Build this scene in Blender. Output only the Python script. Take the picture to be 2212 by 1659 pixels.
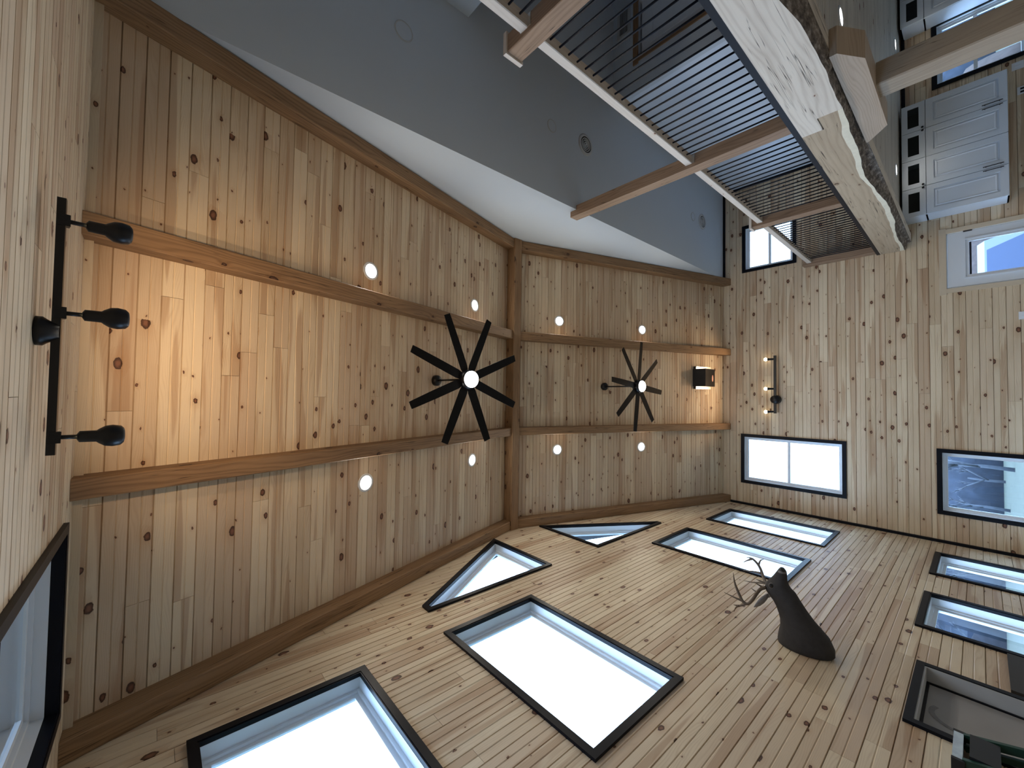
import bpy, math, random
from mathutils import Vector, Matrix

# ------------------------------------------------------------------ scene, camera, world, exposure
for o in list(bpy.data.objects):
    bpy.data.objects.remove(o, do_unlink=True)
SC = bpy.context.scene
COL = SC.collection
EYE = 1.7                      # height of the lens above the floor; room coordinates below have the lens at the origin
V = Vector

cam_d = bpy.data.cameras.new('camera')
cam_d.sensor_fit = 'HORIZONTAL'; cam_d.sensor_width = 36.0
cam_d.lens = 880.2 / 2212 * 36.0
cam_d.clip_start = 0.02; cam_d.clip_end = 500
cam = bpy.data.objects.new('camera', cam_d); COL.objects.link(cam)
R0 = (0.01464372, 0.75369354, -0.65706287)      # image right
R1 = (-0.99950157, 0.02941396, 0.01146418)      # image down
R2 = (0.02796730, 0.65656749, 0.75374860)       # view axis
cam.matrix_world = Matrix(((R0[0], -R1[0], -R2[0], 0), (R0[1], -R1[1], -R2[1], 0), (R0[2], -R1[2], -R2[2], EYE), (0, 0, 0, 1)))
SC.camera = cam

SC.view_settings.view_transform = 'Standard'
SC.view_settings.look = 'None'
SC.view_settings.gamma = 1.0
SC.view_settings.use_curve_mapping = False
SC.view_settings.exposure = 0.30

W = bpy.data.worlds.new('overcast_sky'); SC.world = W
W.use_nodes = True
nt = W.node_tree
bg = nt.nodes['Background']
bg.inputs['Color'].default_value = (0.48, 0.71, 1.0, 1)
bg.inputs['Strength'].default_value = 7.8
SC.cycles.adaptive_threshold = 0.12
SC.cycles.max_bounces = 5
SC.cycles.diffuse_bounces = 3
SC.cycles.glossy_bounces = 2
SC.cycles.transparent_max_bounces = 12

CAN_WATTS = 11.0         # each recessed ceiling light
FAN_WATTS = 14.0
TRACK_WATTS = 9.0
COOL = (1.0, 0.93, 0.82)
WARM = (1.0, 0.66, 0.38)

def portal(cx, cy, cz, w, h, direction):
    """Sampling portal in a window opening (gives no light of its own; tells the renderer where the sky comes in)."""
    d = bpy.data.lights.new('window_portal', 'AREA')
    d.shape = 'RECTANGLE'; d.size = w; d.size_y = h
    d.cycles.is_portal = True
    o = bpy.data.objects.new('window_portal', d); COL.objects.link(o)
    o.location = (cx, cy, cz + EYE)
    o.rotation_euler = V(direction).to_track_quat('-Z', 'Y').to_euler()

# ------------------------------------------------------------------ room measurements (metres, lens at the origin)
YN, YF = -0.395, 10.0          # near and far eave walls
XL, XW, XR = -2.355, 2.80, 7.6 # gable wall, drywall gable over the loft edge, right end
ZF, ZE = -1.7, 3.96            # floor, ceiling at the eaves
YR = 0.5 * (YN + YF); SL = 0.32
ZR = ZE + SL * (YF - YR)
ZC = 3.94                      # flat drywall ceiling
ZL, ZU = 1.17, 0.88            # loft floor, ceiling under the loft
BW = 0.141                     # board width
def roof(y): return ZE + SL * ((y - YN) if y < YR else (YF - y))

for (yc) in (0.82, 2.79, 6.685, 8.67):
    portal(XL - 0.16, yc, 2.575, 1.06, 1.70, (1, 0, 0))
portal(XL - 0.16, 3.5, 4.35, 1.5, 0.8, (1, 0, 0)); portal(XL - 0.16, 6.0, 4.35, 1.5, 0.8, (1, 0, 0))
for yc in (8.62, 6.65): portal(XL - 0.16, yc, -0.35, 1.04, 1.6, (1, 0, 0))
portal(-1.33, YF + 0.16, 2.62, 0.98, 1.75, (0, -1, 0)); portal(-1.34, YF + 0.16, -0.25, 0.98, 1.4, (0, -1, 0))
portal(3.395, YF + 0.16, 3.0, 0.95, 0.93, (0, -1, 0)); portal(5.98, YF + 0.16, -0.06, 1.05, 1.0, (0, -1, 0))
portal(-1.37, YN - 0.16, 2.64, 1.0, 1.8, (0, 1, 0)); portal(2.37, YF + 0.1, -0.45, 0.5, 1.4, (0, -1, 0))

# ------------------------------------------------------------------ mesh helpers
ORG = {}
RND = random.Random(7)

class MB:
    def __init__(s): s.v = []; s.f = []; s.uv = []; s.sm = []
    def face(s, pts, uv=None, smooth=False):
        i = len(s.v); s.v += [tuple(p) for p in pts]
        s.f.append(tuple(range(i, i + len(pts))))
        s.uv += list(uv) if uv else [(p[0] + 0.3 * p[1], p[2] + 0.3 * p[1]) for p in pts]
        s.sm.append(smooth); return s
    def box(s, x0, x1, y0, y1, z0, z1, off=None):
        a, b = V((min(x0, x1), min(y0, y1), min(z0, z1))), V((max(x0, x1), max(y0, y1), max(z0, z1)))
        d = b - a; L = max(range(3), key=lambda i: d[i])
        o = off if off is not None else RND.random() * 40
        P = [V((a.x, a.y, a.z)), V((b.x, a.y, a.z)), V((b.x, b.y, a.z)), V((a.x, b.y, a.z)), V((a.x, a.y, b.z)), V((b.x, a.y, b.z)), V((b.x, b.y, b.z)), V((a.x, b.y, b.z))]
        for q in ((0, 3, 2, 1), (4, 5, 6, 7), (0, 1, 5, 4), (1, 2, 6, 5), (2, 3, 7, 6), (3, 0, 4, 7)):
            pts = [P[k] for k in q]
            ax = [i for i in range(3) if len({round(p[i], 6) for p in pts}) > 1]
            if len(ax) < 2: ax = [0, 1]
            if L in ax: u, w = L, [i for i in ax if i != L][0]
            else: u, w = ax
            s.face(pts, [(p[u] + o, p[w] + o * 0.37) for p in pts])
        return s
    def prism(s, prof, p0, p1, A, B, caps=True, smooth=False, off=None, taper=1.0, closed=True):
        """prof: [(a, b)] along unit vectors A, B; swept from p0 to p1. u runs along the sweep in metres."""
        p0, p1, A, B = V(p0), V(p1), V(A), V(B)
        o = off if off is not None else RND.random() * 40
        Lg = (p1 - p0).length; n = len(prof)
        r0 = [p0 + A * a + B * b for a, b in prof]
        r1 = [p1 + A * (a * taper) + B * (b * taper) for a, b in prof]
        t = o * 0.37
        flip = (A.cross(B)).dot(p1 - p0) < 0
        area = sum(prof[i][0] * prof[(i + 1) % n][1] - prof[(i + 1) % n][0] * prof[i][1] for i in range(n))
        if area < 0: flip = not flip
        for i in range(n if closed else n - 1):
            j = (i + 1) % n
            w = math.hypot(prof[j][0] - prof[i][0], prof[j][1] - prof[i][1])
            q = [r0[i], r0[j], r1[j], r1[i]]; uv = [(o, t), (o, t + w), (o + Lg, t + w), (o + Lg, t)]
            if flip: q.reverse(); uv.reverse()
            s.face(q, uv, smooth); t += w
        if caps:
            c0 = list(reversed(r0)); c1 = list(r1)
            if flip: c0, c1 = list(reversed(c0)), list(reversed(c1))
            s.face(c0, [((p - p0).dot(A) + o, (p - p0).dot(B) + o) for p in c0])
            s.face(c1, [((p - p1).dot(A) + o, (p - p1).dot(B) + o) for p in c1])
        return s
    def bar(s, p0, p1, w, h, up=(0, 0, 1), ch=0.0, off=None, caps=True):
        """rectangular bar with optional chamfered arrises; w across, h along 'up'."""
        p0, p1 = V(p0), V(p1); d = (p1 - p0).normalized()
        B = (V(up) - d * V(up).dot(d)).normalized(); A = d.cross(B)
        a, b = w / 2, h / 2
        if ch: pr = [(-a + ch, -b), (a - ch, -b), (a, -b + ch), (a, b - ch), (a - ch, b), (-a + ch, b), (-a, b - ch), (-a, -b + ch)]
        else: pr = [(-a, -b), (a, -b), (a, b), (-a, b)]
        return s.prism(pr, p0, p1, A, B, caps=caps, off=off)
    def cyl(s, p0, p1, r0, r1=None, n=16, caps=True):
        p0, p1 = V(p0), V(p1); d = (p1 - p0).normalized()
        A = d.orthogonal().normalized(); B = d.cross(A); r1 = r0 if r1 is None else r1
        pr = [(r0 * math.cos(2 * math.pi * k / n), r0 * math.sin(2 * math.pi * k / n)) for k in range(n)]
        return s.prism(pr, p0, p1, A, B, caps=caps, smooth=True, taper=r1 / r0)
    def lathe(s, c, axis, prof, n=24, caps=True):
        """prof: [(radius, height)] along axis from c."""
        for (ra, ha), (rb, hb) in zip(prof, prof[1:]):
            pass
        c, d = V(c), V(axis).normalized(); A = d.orthogonal().normalized(); B = d.cross(A)
        rings = [[c + d * h + (A * math.cos(2 * math.pi * k / n) + B * math.sin(2 * math.pi * k / n)) * r for k in range(n)] for r, h in prof]
        for a, b in zip(rings, rings[1:]):
            for k in range(n):
                j = (k + 1) % n
                s.face([a[k], a[j], b[j], b[k]], None, True)
        if caps:
            if prof[0][0] > 1e-4: s.face(list(reversed(rings[0])))
            if prof[-1][0] > 1e-4: s.face(rings[-1])
        return s
    def loft(s, rings, smooth=True, caps=True, scale=1.0):
        n = len(rings[0]); u = 0
        for a, b in zip(rings, rings[1:]):
            du = (V(b[0]) - V(a[0])).length; w = 0
            for k in range(n):
                j = (k + 1) % n; dw = (V(a[j]) - V(a[k])).length
                s.face([a[k], a[j], b[j], b[k]], [(u, w), (u, w + dw), (u + du, w + dw), (u + du, w)], smooth); w += dw
            u += du
        if caps:
            s.face(list(reversed(rings[0]))); s.face(rings[-1])
        return s
    def tube(s, pts, rad, n=8):
        pts = [V(p) for p in pts]
        if not isinstance(rad, (list, tuple)): rad = [rad] * len(pts)
        rings = []; A = None
        for i, p in enumerate(pts):
            d = (pts[min(i + 1, len(pts) - 1)] - pts[max(i - 1, 0)]).normalized()
            A = d.orthogonal().normalized() if A is None else (A - d * A.dot(d)).normalized()
            B = d.cross(A)
            rings.append([p + (A * math.cos(2 * math.pi * k / n) + B * math.sin(2 * math.pi * k / n)) * rad[i] for k in range(n)])
        return s.loft(rings)
    def mesh(s, name, org, weld=False):
        me = bpy.data.meshes.new(name)
        me.from_pydata([(x - org[0], y - org[1], z - org[2]) for x, y, z in s.v], [], s.f)
        uvl = me.uv_layers.new(name='UVMap')
        flat = [c for uv in s.uv for c in uv]
        uvl.data.foreach_set('uv', flat)
        me.polygons.foreach_set('use_smooth', s.sm)
        if weld:
            import bmesh
            bm = bmesh.new(); bm.from_mesh(me); bmesh.ops.remove_doubles(bm, verts=bm.verts, dist=1e-5)
            bmesh.ops.recalc_face_normals(bm, faces=bm.faces)
            bm.to_mesh(me); bm.free()
        me.update(); return me

def build(name, mb, mat, parent=None, label=None, cat=None, group=None, kind=None, weld=None):
    xs, ys, zs = zip(*mb.v)
    org = (0.5 * (min(xs) + max(xs)), 0.5 * (min(ys) + max(ys)), min(zs))
    if weld is None: weld = any(mb.sm)
    me = mb.mesh(name, org, weld)
    me.materials.append(M[mat])
    o = bpy.data.objects.new(name, me); COL.objects.link(o)
    ORG[o] = org
    if parent is not None:
        o.parent = parent; po = ORG[parent]
        o.location = (org[0] - po[0], org[1] - po[1], org[2] - po[2])
    else:
        o.location = (org[0], org[1], org[2] + EYE)
    tag(o, label, cat, group, kind)
    return o

def tag(o, label=None, cat=None, group=None, kind=None):
    for k, v in (('label', label), ('category', cat), ('group', group), ('kind', kind)):
        if v: o[k] = v
    return o

def thing(name, base, label=None, cat=None, group=None, kind=None):
    o = bpy.data.objects.new(name, None); COL.objects.link(o)
    o.empty_display_size = 0.1
    o.location = (base[0], base[1], base[2] + EYE); ORG[o] = tuple(base)
    return tag(o, label, cat, group, kind)

def dup(o, delta, parent):
    c = o.copy(); COL.objects.link(c); c.parent = parent
    c.location = V(o.location) + V(delta)
    if parent is None: pass
    ORG[c] = tuple(V(ORG[o]) + V(delta))
    return c

def dup_thing(t, delta, label=None, group=None):
    c = t.copy(); COL.objects.link(c); c.location = V(t.location) + V(delta); ORG[c] = tuple(V(ORG[t]) + V(delta))
    if label: c['label'] = label
    if group: c['group'] = group
    for ch in list(t.children):
        k = ch.copy(); COL.objects.link(k); k.parent = c; ORG[k] = tuple(V(ORG[ch]) + V(delta))
        for g in list(ch.children):
            h = g.copy(); COL.objects.link(h); h.parent = k; ORG[h] = tuple(V(ORG[g]) + V(delta))
    return c

# ------------------------------------------------------------------ materials
M = {}
def nodes_of(name):
    m = bpy.data.materials.new(name); m.use_nodes = True
    n = m.node_tree; b = n.nodes['Principled BSDF']; M[name] = m
    return m, n, b
def N(n, typ, **kw):
    x = n.nodes.new(typ)
    for k, v in kw.items(): setattr(x, k, v)
    return x
def mth(n, op, a, b=None, c=None, clamp=False):
    x = N(n, 'ShaderNodeMath', operation=op, use_clamp=clamp)
    for i, v in enumerate((a, b, c)):
        if v is None: continue
        if isinstance(v, (int, float)): x.inputs[i].default_value = v
        else: n.links.new(v, x.inputs[i])
    return x.outputs[0]
def mix(n, f, a, b):
    x = N(n, 'ShaderNodeMix', data_type='RGBA')
    for s, v in (('Factor', f), ('A', a), ('B', b)):
        i = [k for k in x.inputs if k.name == s and k.type == ('VALUE' if s == 'Factor' else 'RGBA')][0]
        if isinstance(v, (int, float)): i.default_value = v
        elif isinstance(v, tuple): i.default_value = (*v[:3], 1)
        else: n.links.new(v, i)
    return [k for k in x.outputs if k.type == 'RGBA'][0]
def noise(n, vec, scale, detail=3, rough=0.5, dim='3D'):
    x = N(n, 'ShaderNodeTexNoise', noise_dimensions=dim)
    x.inputs['Scale'].default_value = scale; x.inputs['Detail'].default_value = detail; x.inputs['Roughness'].default_value = rough
    if vec is not None: n.links.new(vec, x.inputs['Vector'])
    return x.outputs[0]
def scaled(n, vec, s, loc=(0, 0, 0)):
    x = N(n, 'ShaderNodeMapping'); x.inputs['Scale'].default_value = s; x.inputs['Location'].default_value = loc
    n.links.new(vec, x.inputs['Vector']); return x.outputs[0]
def bump(n, b, h, strength, dist=0.002):
    x = N(n, 'ShaderNodeBump'); x.inputs['Strength'].default_value = strength; x.inputs['Distance'].default_value = dist
    n.links.new(h, x.inputs['Height']); n.links.new(x.outputs[0], b.inputs['Normal'])
def ramp(n, f, stops):
    x = N(n, 'ShaderNodeValToRGB'); e = x.color_ramp.elements
    while len(e) < len(stops): e.new(0.5)
    for k, (p, c) in zip(e, stops):
        k.position = p; k.color = (*c, 1) if isinstance(c, tuple) else (c, c, c, 1)
    n.links.new(f, x.inputs[0]); return x.outputs[0]

def wood(name, light, dark, tint=None, knots=1.0, ring=0.014, grain=0.5, rough=0.5, vary=0.35, cracks=0.0, knotcol=(0.075, 0.034, 0.020), spec=0.35, contrast=0.75):
    m, n, b = nodes_of(name)
    uv = N(n, 'ShaderNodeTexCoord').outputs['UV']
    sep = N(n, 'ShaderNodeSeparateXYZ'); n.links.new(uv, sep.inputs[0]); u, v = sep.outputs[0], sep.outputs[1]
    rnd = N(n, 'ShaderNodeObjectInfo').outputs['Random']
    # knots: cells along the board, round in metres
    vor = N(n, 'ShaderNodeTexVoronoi', voronoi_dimensions='2D'); vor.inputs['Scale'].default_value = 5.2; vor.inputs['Randomness'].default_value = 1.0
    wob = scaled(n, uv, (0.62, 1.0, 1.0))
    nz = N(n, 'ShaderNodeTexNoise', noise_dimensions='2D'); nz.inputs['Scale'].default_value = 40; n.links.new(uv, nz.inputs['Vector'])
    va = N(n, 'ShaderNodeVectorMath', operation='MULTIPLY_ADD'); n.links.new(nz.outputs[1], va.inputs[0]); va.inputs[1].default_value = (0.012, 0.012, 0); n.links.new(wob, va.inputs[2])
    n.links.new(va.outputs[0], vor.inputs['Vector'])
    dist = mth(n, 'DIVIDE', vor.outputs['Distance'], 5.2)
    sc = N(n, 'ShaderNodeSeparateColor'); n.links.new(vor.outputs['Color'], sc.inputs[0])
    r = mth(n, 'MULTIPLY_ADD', mth(n, 'POWER', sc.outputs[0], 2.8), 0.024, 0.004)
    on = mth(n, 'GREATER_THAN', sc.outputs[1], 1.0 - 0.72 * knots)
    rel = mth(n, 'DIVIDE', dist, r)
    kmask = mth(n, 'MULTIPLY', mth(n, 'SUBTRACT', 1.12, rel, clamp=True), on)
    kmask = mth(n, 'MULTIPLY', kmask, 6.0, clamp=True)
    halo = mth(n, 'MULTIPLY', mth(n, 'POWER', mth(n, 'SUBTRACT', 1.0, mth(n, 'DIVIDE', rel, 5.0), clamp=True), 2.0), on)
    # growth rings: wavy bands across the board, pushed aside around the knots
    lowv = scaled(n, uv, (0.55, 3.2, 1))
    low = noise(n, lowv, 1.6, 2, 0.5, '2D')
    ph = mth(n, 'MULTIPLY_ADD', low, 0.16, v)
    ph = mth(n, 'MULTIPLY_ADD', halo, 0.035, ph)
    band = mth(n, 'SINE', mth(n, 'MULTIPLY', ph, 2 * math.pi / ring))
    band = mth(n, 'POWER', mth(n, 'MULTIPLY_ADD', band, 0.5, 0.5), 2.2)
    fine = noise(n, scaled(n, uv, (2.2, 190, 1)), 1.0, 4, 0.6, '2D')
    patch = noise(n, scaled(n, uv, (0.9, 6, 1)), 1.3, 3, 0.55, '2D')
    f = mth(n, 'MULTIPLY_ADD', band, 0.50 * grain, mth(n, 'MULTIPLY', fine, 0.50 * grain))
    f = mth(n, 'MULTIPLY_ADD', mth(n, 'SUBTRACT', patch, 0.5), 1.1, f)
    f = mth(n, 'MULTIPLY_ADD', mth(n, 'SUBTRACT', rnd, 0.5), vary, f)
    f = mth(n, 'MULTIPLY', f, contrast, clamp=True)
    col = mix(n, f, light, dark)
    if tint:
        rt = mth(n, 'FRACT', mth(n, 'MULTIPLY', rnd, 17.31))
        col = mix(n, mth(n, 'MULTIPLY', mth(n, 'SUBTRACT', rt, 0.45, clamp=True), 1.35), col, tint)
        # heartwood stripes with firm edges, on some boards
        hn = noise(n, scaled(n, uv, (0.42, 9.0, 1)), 1.0, 2, 0.4, '2D')
        hs = mth(n, 'MULTIPLY', mth(n, 'SUBTRACT', hn, 0.585, clamp=True), 22, clamp=True)
        col = mix(n, mth(n, 'MULTIPLY', hs, 0.55), col, tuple(c * k for c, k in zip(tint, (0.72, 0.60, 0.50))))
    warm = tuple(c * k for c, k in zip(dark, (0.85, 0.62, 0.45)))
    col = mix(n, mth(n, 'MULTIPLY', halo, 0.55), col, warm)
    core = mth(n, 'POWER', mth(n, 'SUBTRACT', 1.05, rel, clamp=True), 1.3)
    kc = mix(n, mth(n, 'MULTIPLY', core, 1.5, clamp=True), tuple(c * 0.5 for c in knotcol), tuple(min(1, c * 2.9) for c in knotcol))
    col = mix(n, kmask, col, kc)
    if cracks:
        cv = scaled(n, uv, (0.55, 24, 1))
        cn = noise(n, cv, 1.0, 2, 0.5, '2D')
        cl = mth(n, 'ABSOLUTE', mth(n, 'SUBTRACT', cn, 0.5))
        cm = mth(n, 'MULTIPLY', mth(n, 'SUBTRACT', 0.016, cl, clamp=True), 80, clamp=True)
        cp = mth(n, 'MULTIPLY', mth(n, 'SUBTRACT', noise(n, scaled(n, uv, (1.1, 7, 1)), 1.5, 2, 0.5, '2D'), 0.47, clamp=True), 9, clamp=True)
        cm = mth(n, 'MULTIPLY', mth(n, 'MULTIPLY', cm, cp), cracks)
        col = mix(n, cm, col, tuple(c * 0.22 for c in dark))
        f = mth(n, 'SUBTRACT', 0.6, mth(n, 'MULTIPLY', cm, 2.0))
    n.links.new(col, b.inputs['Base Color'])
    b.inputs['Roughness'].default_value = rough
    b.inputs['Specular IOR Level'].default_value = spec
    if cracks: bump(n, b, f, 0.25, 0.0015)
    return m

def plain(name, col, rough=0.5, metal=0.0, var=0.06, scale=8.0, bmp=0.0, spec=0.5, bscale=120.0):
    m, n, b = nodes_of(name)
    co = N(n, 'ShaderNodeTexCoord').outputs['Object']
    nz = noise(n, co, scale, 4)
    c = mix(n, nz, tuple(max(0, x * (1 - var)) for x in col), tuple(min(1, x * (1 + var)) for x in col))
    n.links.new(c, b.inputs['Base Color'])
    b.inputs['Roughness'].default_value = rough; b.inputs['Metallic'].default_value = metal
    b.inputs['Specular IOR Level'].default_value = spec
    if bmp: bump(n, b, noise(n, co, bscale, 3), bmp, 0.002)
    return m

def glow(name, col, strength):
    m, n, b = nodes_of(name)
    b.inputs['Base Color'].default_value = (0.9, 0.9, 0.9, 1)
    b.inputs['Emission Color'].default_value = (*col, 1); b.inputs['Emission Strength'].default_value = strength
    m.cycles.emission_sampling = 'NONE'
    return m

def glass(name, tint=(0.88, 0.92, 0.98)):
    m = bpy.data.materials.new(name); m.use_nodes = True; M[name] = m
    n = m.node_tree; n.nodes.clear()
    out = N(n, 'ShaderNodeOutputMaterial'); mx = N(n, 'ShaderNodeMixShader')
    tr = N(n, 'ShaderNodeBsdfTransparent'); tr.inputs[0].default_value = (*tint, 1)
    gl = N(n, 'ShaderNodeBsdfGlossy'); gl.inputs['Roughness'].default_value = 0.0; gl.inputs['Color'].default_value = (0.9, 0.95, 1, 1)
    fr = N(n, 'ShaderNodeFresnel'); fr.inputs['IOR'].default_value = 1.5
    n.links.new(fr.outputs[0], mx.inputs[0]); n.links.new(tr.outputs[0], mx.inputs[1]); n.links.new(gl.outputs[0], mx.inputs[2])
    n.links.new(mx.outputs[0], out.inputs[0])
    return m

wood('pine_board', (0.73, 0.62, 0.455), (0.46, 0.335, 0.21), tint=(0.54, 0.40, 0.28), vary=0.8, grain=0.68)
wood('pine_trim', (0.64, 0.55, 0.42), (0.44, 0.34, 0.23), knots=0.35)
wood('whitewashed_board', (0.62, 0.58, 0.52), (0.34, 0.31, 0.275), knots=0.5, vary=0.5)
wood('beam_timber', (0.33, 0.205, 0.11), (0.14, 0.08, 0.041), knots=0.45, ring=0.03, rough=0.65, vary=0.4, cracks=0.7, knotcol=(0.04, 0.02, 0.012), grain=0.8, contrast=0.95)
wood('post_timber', (0.33, 0.225, 0.15), (0.165, 0.10, 0.062), knots=0.3, ring=0.035, rough=0.55, cracks=0.7, knotcol=(0.04, 0.02, 0.015), grain=0.75, contrast=0.9)
wood('grey_timber', (0.42, 0.35, 0.27), (0.22, 0.17, 0.125), knots=0.15, ring=0.03, rough=0.6, cracks=0.6, knotcol=(0.05, 0.03, 0.02))
wood('handrail_timber', (0.66, 0.62, 0.57), (0.46, 0.40, 0.34), knots=0.15, ring=0.03, rough=0.5)
wood('slab_oak', (0.74, 0.69, 0.61), (0.40, 0.33, 0.27), knots=0.22, ring=0.05, rough=0.6, cracks=1.0, grain=0.75, knotcol=(0.10, 0.05, 0.03))
wood('slab_heartwood', (0.48, 0.39, 0.28), (0.30, 0.22, 0.14), knots=0.22, ring=0.06, rough=0.6, cracks=1.0, grain=0.75, knotcol=(0.08, 0.05, 0.03))
wood('corbel_oak', (0.52, 0.43, 0.34), (0.33, 0.25, 0.18), knots=0.1, ring=0.022, rough=0.6, grain=0.8)
plain('sapwood', (0.78, 0.74, 0.60), 0.7, var=0.15, scale=14)
m, n, b = nodes_of('bark')
co = N(n, 'ShaderNodeTexCoord').outputs['Object']
bn = noise(n, scaled(n, co, (1, 0.5, 1.4)), 22, 6, 0.7)
n.links.new(ramp(n, bn, [(0.32, (0.03, 0.025, 0.022)), (0.52, (0.19, 0.16, 0.135)), (0.68, (0.46, 0.42, 0.38))]), b.inputs['Base Color'])
b.inputs['Roughness'].default_value = 0.9; bump(n, b, bn, 1.0, 0.02)
plain('drywall_lit', (0.66, 0.75, 0.86), 0.85, var=0.02)  # drywall with window light put into its colour, loft side wall
plain('drywall', (0.55, 0.63, 0.715), 0.85, var=0.02, bmp=0.05, scale=3)
plain('sheathing', (0.30, 0.22, 0.15), 0.9)
wood('floor_board', (0.58, 0.50, 0.39), (0.42, 0.34, 0.24), knots=0.2, rough=0.45)
plain('vinyl_white', (0.76, 0.82, 0.88), 0.4, var=0.02)
plain('cabinet_paint', (0.70, 0.77, 0.86), 0.4, var=0.02)
plain('door_paint', (0.70, 0.76, 0.83), 0.45, var=0.02)
plain('black_trim', (0.005, 0.006, 0.010), 0.4, var=0.2, spec=0.15)
plain('black_metal', (0.006, 0.006, 0.008), 0.38, 0.0, var=0.2, spec=0.35)
plain('black_steel', (0.006, 0.008, 0.014), 0.42, 0.0, var=0.3, spec=0.18)
plain('fan_blade_black', (0.005, 0.005, 0.006), 0.6, spec=0.15)
plain('dark_panel', (0.035, 0.03, 0.025), 0.6)
plain('niche_grey', (0.34, 0.335, 0.33), 0.75, var=0.08, scale=5)
plain('niche_jamb', (0.5, 0.52, 0.53), 0.6)
plain('niche_smudge', (0.22, 0.22, 0.225), 0.8, var=0.2, scale=30)
plain('hinge_metal', (0.12, 0.12, 0.13), 0.4, 0.8)
plain('dark_void', (0.01, 0.01, 0.012), 0.8)
plain('cabinet_inside', (0.05, 0.06, 0.065), 0.5)
plain('grille_white', (0.50, 0.53, 0.55), 0.5)
plain('plate_white', (0.75, 0.78, 0.82), 0.4)
plain('pink_sticker', (0.85, 0.36, 0.28), 0.5, var=0.6, scale=90)
plain('bright_steel', (0.75, 0.72, 0.68), 0.28, 0.9, var=0.15)
plain('deer_hair', (0.030, 0.027, 0.026), 0.8, var=0.45, scale=26, bmp=0.5, bscale=220)
plain('deer_muzzle', (0.16, 0.15, 0.14), 0.8, var=0.2)
plain('deer_ear', (0.24, 0.23, 0.23), 0.85, var=0.3, scale=40)
plain('deer_eyering', (0.10, 0.095, 0.09), 0.85)
plain('deer_eye', (0.004, 0.004, 0.005), 0.08)
plain('deer_nose', (0.012, 0.012, 0.012), 0.35)
plain('antler', (0.12, 0.085, 0.055), 0.55, var=0.5, scale=18)
plain('antler_pale', (0.17, 0.14, 0.11), 0.55, var=0.4, scale=18)
plain('ladder_green', (0.010, 0.05, 0.034), 0.4, var=0.25, scale=20)
plain('ladder_cap_lit', (0.55, 0.68, 0.90), 0.4, var=0.35, scale=30)  # silvery cap, bluish reflected light put into its colour
plain('ladder_black', (0.01, 0.012, 0.016), 0.4)
plain('aluminium', (0.45, 0.46, 0.47), 0.4, 0.8)
plain('lawn', (0.052, 0.060, 0.042), 0.95, var=0.4, scale=1.5)
plain('hazy_bark', (0.060, 0.070, 0.090), 0.9, var=0.4, scale=3)  # bluish haze of the distance painted into the bark
plain('car_white_shaded', (0.10, 0.13, 0.185), 0.25, var=0.02)  # white car body, its shade painted into the colour
plain('car_glass', (0.03, 0.05, 0.11), 0.12, spec=0.25)
plain('car_dark', (0.01, 0.01, 0.012), 0.4)
plain('house_siding', (0.28, 0.31, 0.36), 0.8)
plain('hedge_brown', (0.075, 0.055, 0.05), 0.95, var=0.5, scale=6, bmp=0.8, bscale=12)
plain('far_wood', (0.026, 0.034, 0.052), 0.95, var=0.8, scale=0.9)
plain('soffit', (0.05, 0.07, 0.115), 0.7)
plain('house_roof', (0.10, 0.09, 0.09), 0.9)
glass('window_glass'); glass('cabinet_glass', (0.28, 0.34, 0.36))
glow('lamp_lens', (1.0, 0.97, 0.92), 5.0)
glow('bulb_glow', (1.0, 0.82, 0.50), 6.0)

# ------------------------------------------------------------------ cladding: tongue-and-groove boards, each its own object
PROF = ((0.0, -0.014), (0.032, 0.0), (0.455, 0.0), (0.5, -0.005), (0.545, 0.0), (0.968, 0.0), (1.0, -0.014))
def hole_span(poly, v):
    us = []
    for (u0, v0), (u1, v1) in zip(poly, poly[1:] + poly[:1]):
        if (v0 - v) * (v1 - v) <= 0 and abs(v1 - v0) > 1e-9:
            us.append(u0 + (u1 - u0) * (v - v0) / (v1 - v0))
    return (min(us), max(us)) if len(us) >= 2 else None

def spans(uL, uR, holes, v):
    out = [(uL(v), uR(v))]
    for h in holes:
        s = hole_span(h, v)
        if not s: continue
        nxt = []
        for a, b in out:
            if s[1] <= a or s[0] >= b: nxt.append((a, b)); continue
            if s[0] > a: nxt.append((a, s[0]))
            if s[1] < b: nxt.append((s[1], b))
        out = nxt
    return [(a, b) for a, b in out if b - a > 1e-4]

def strip_mesh(mb, mp, va, vb, segs, da, db, back, seg_off, clip=None, lo=False, hi=False, vb0=0.0):
    for (a0, a1), (b0, b1) in segs:
        if clip:
            a0, b0 = max(a0, clip[0]), max(b0, clip[0]); a1, b1 = min(a1, clip[1]), min(b1, clip[1])
            if a1 - a0 < 0.002 and b1 - b0 < 0.002: continue
            a1, b1 = max(a0, a1), max(b0, b1)
        ou, ov = seg_off
        P = [mp(a0, va, da), mp(a1, va, da), mp(b1, vb, db), mp(b0, vb, db)]
        Q = [mp(a0, va, back), mp(a1, va, back), mp(b1, vb, back), mp(b0, vb, back)]
        uv = [(a0 + ou, va - vb0 + ov), (a1 + ou, va - vb0 + ov), (b1 + ou, vb - vb0 + ov), (b0 + ou, vb - vb0 + ov)]
        mb.face(P, uv)
        mb.face([P[0], P[3], Q[3], Q[0]], [uv[0], uv[3], uv[3], uv[0]])
        mb.face([P[2], P[1], Q[1], Q[2]], [uv[2], uv[1], uv[1], uv[2]])
        if lo: mb.face([P[1], P[0], Q[0], Q[1]], [uv[1], uv[0], uv[0], uv[1]])
        if hi: mb.face([P[3], P[2], Q[2], Q[3]], [uv[3], uv[2], uv[2], uv[3]])

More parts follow.
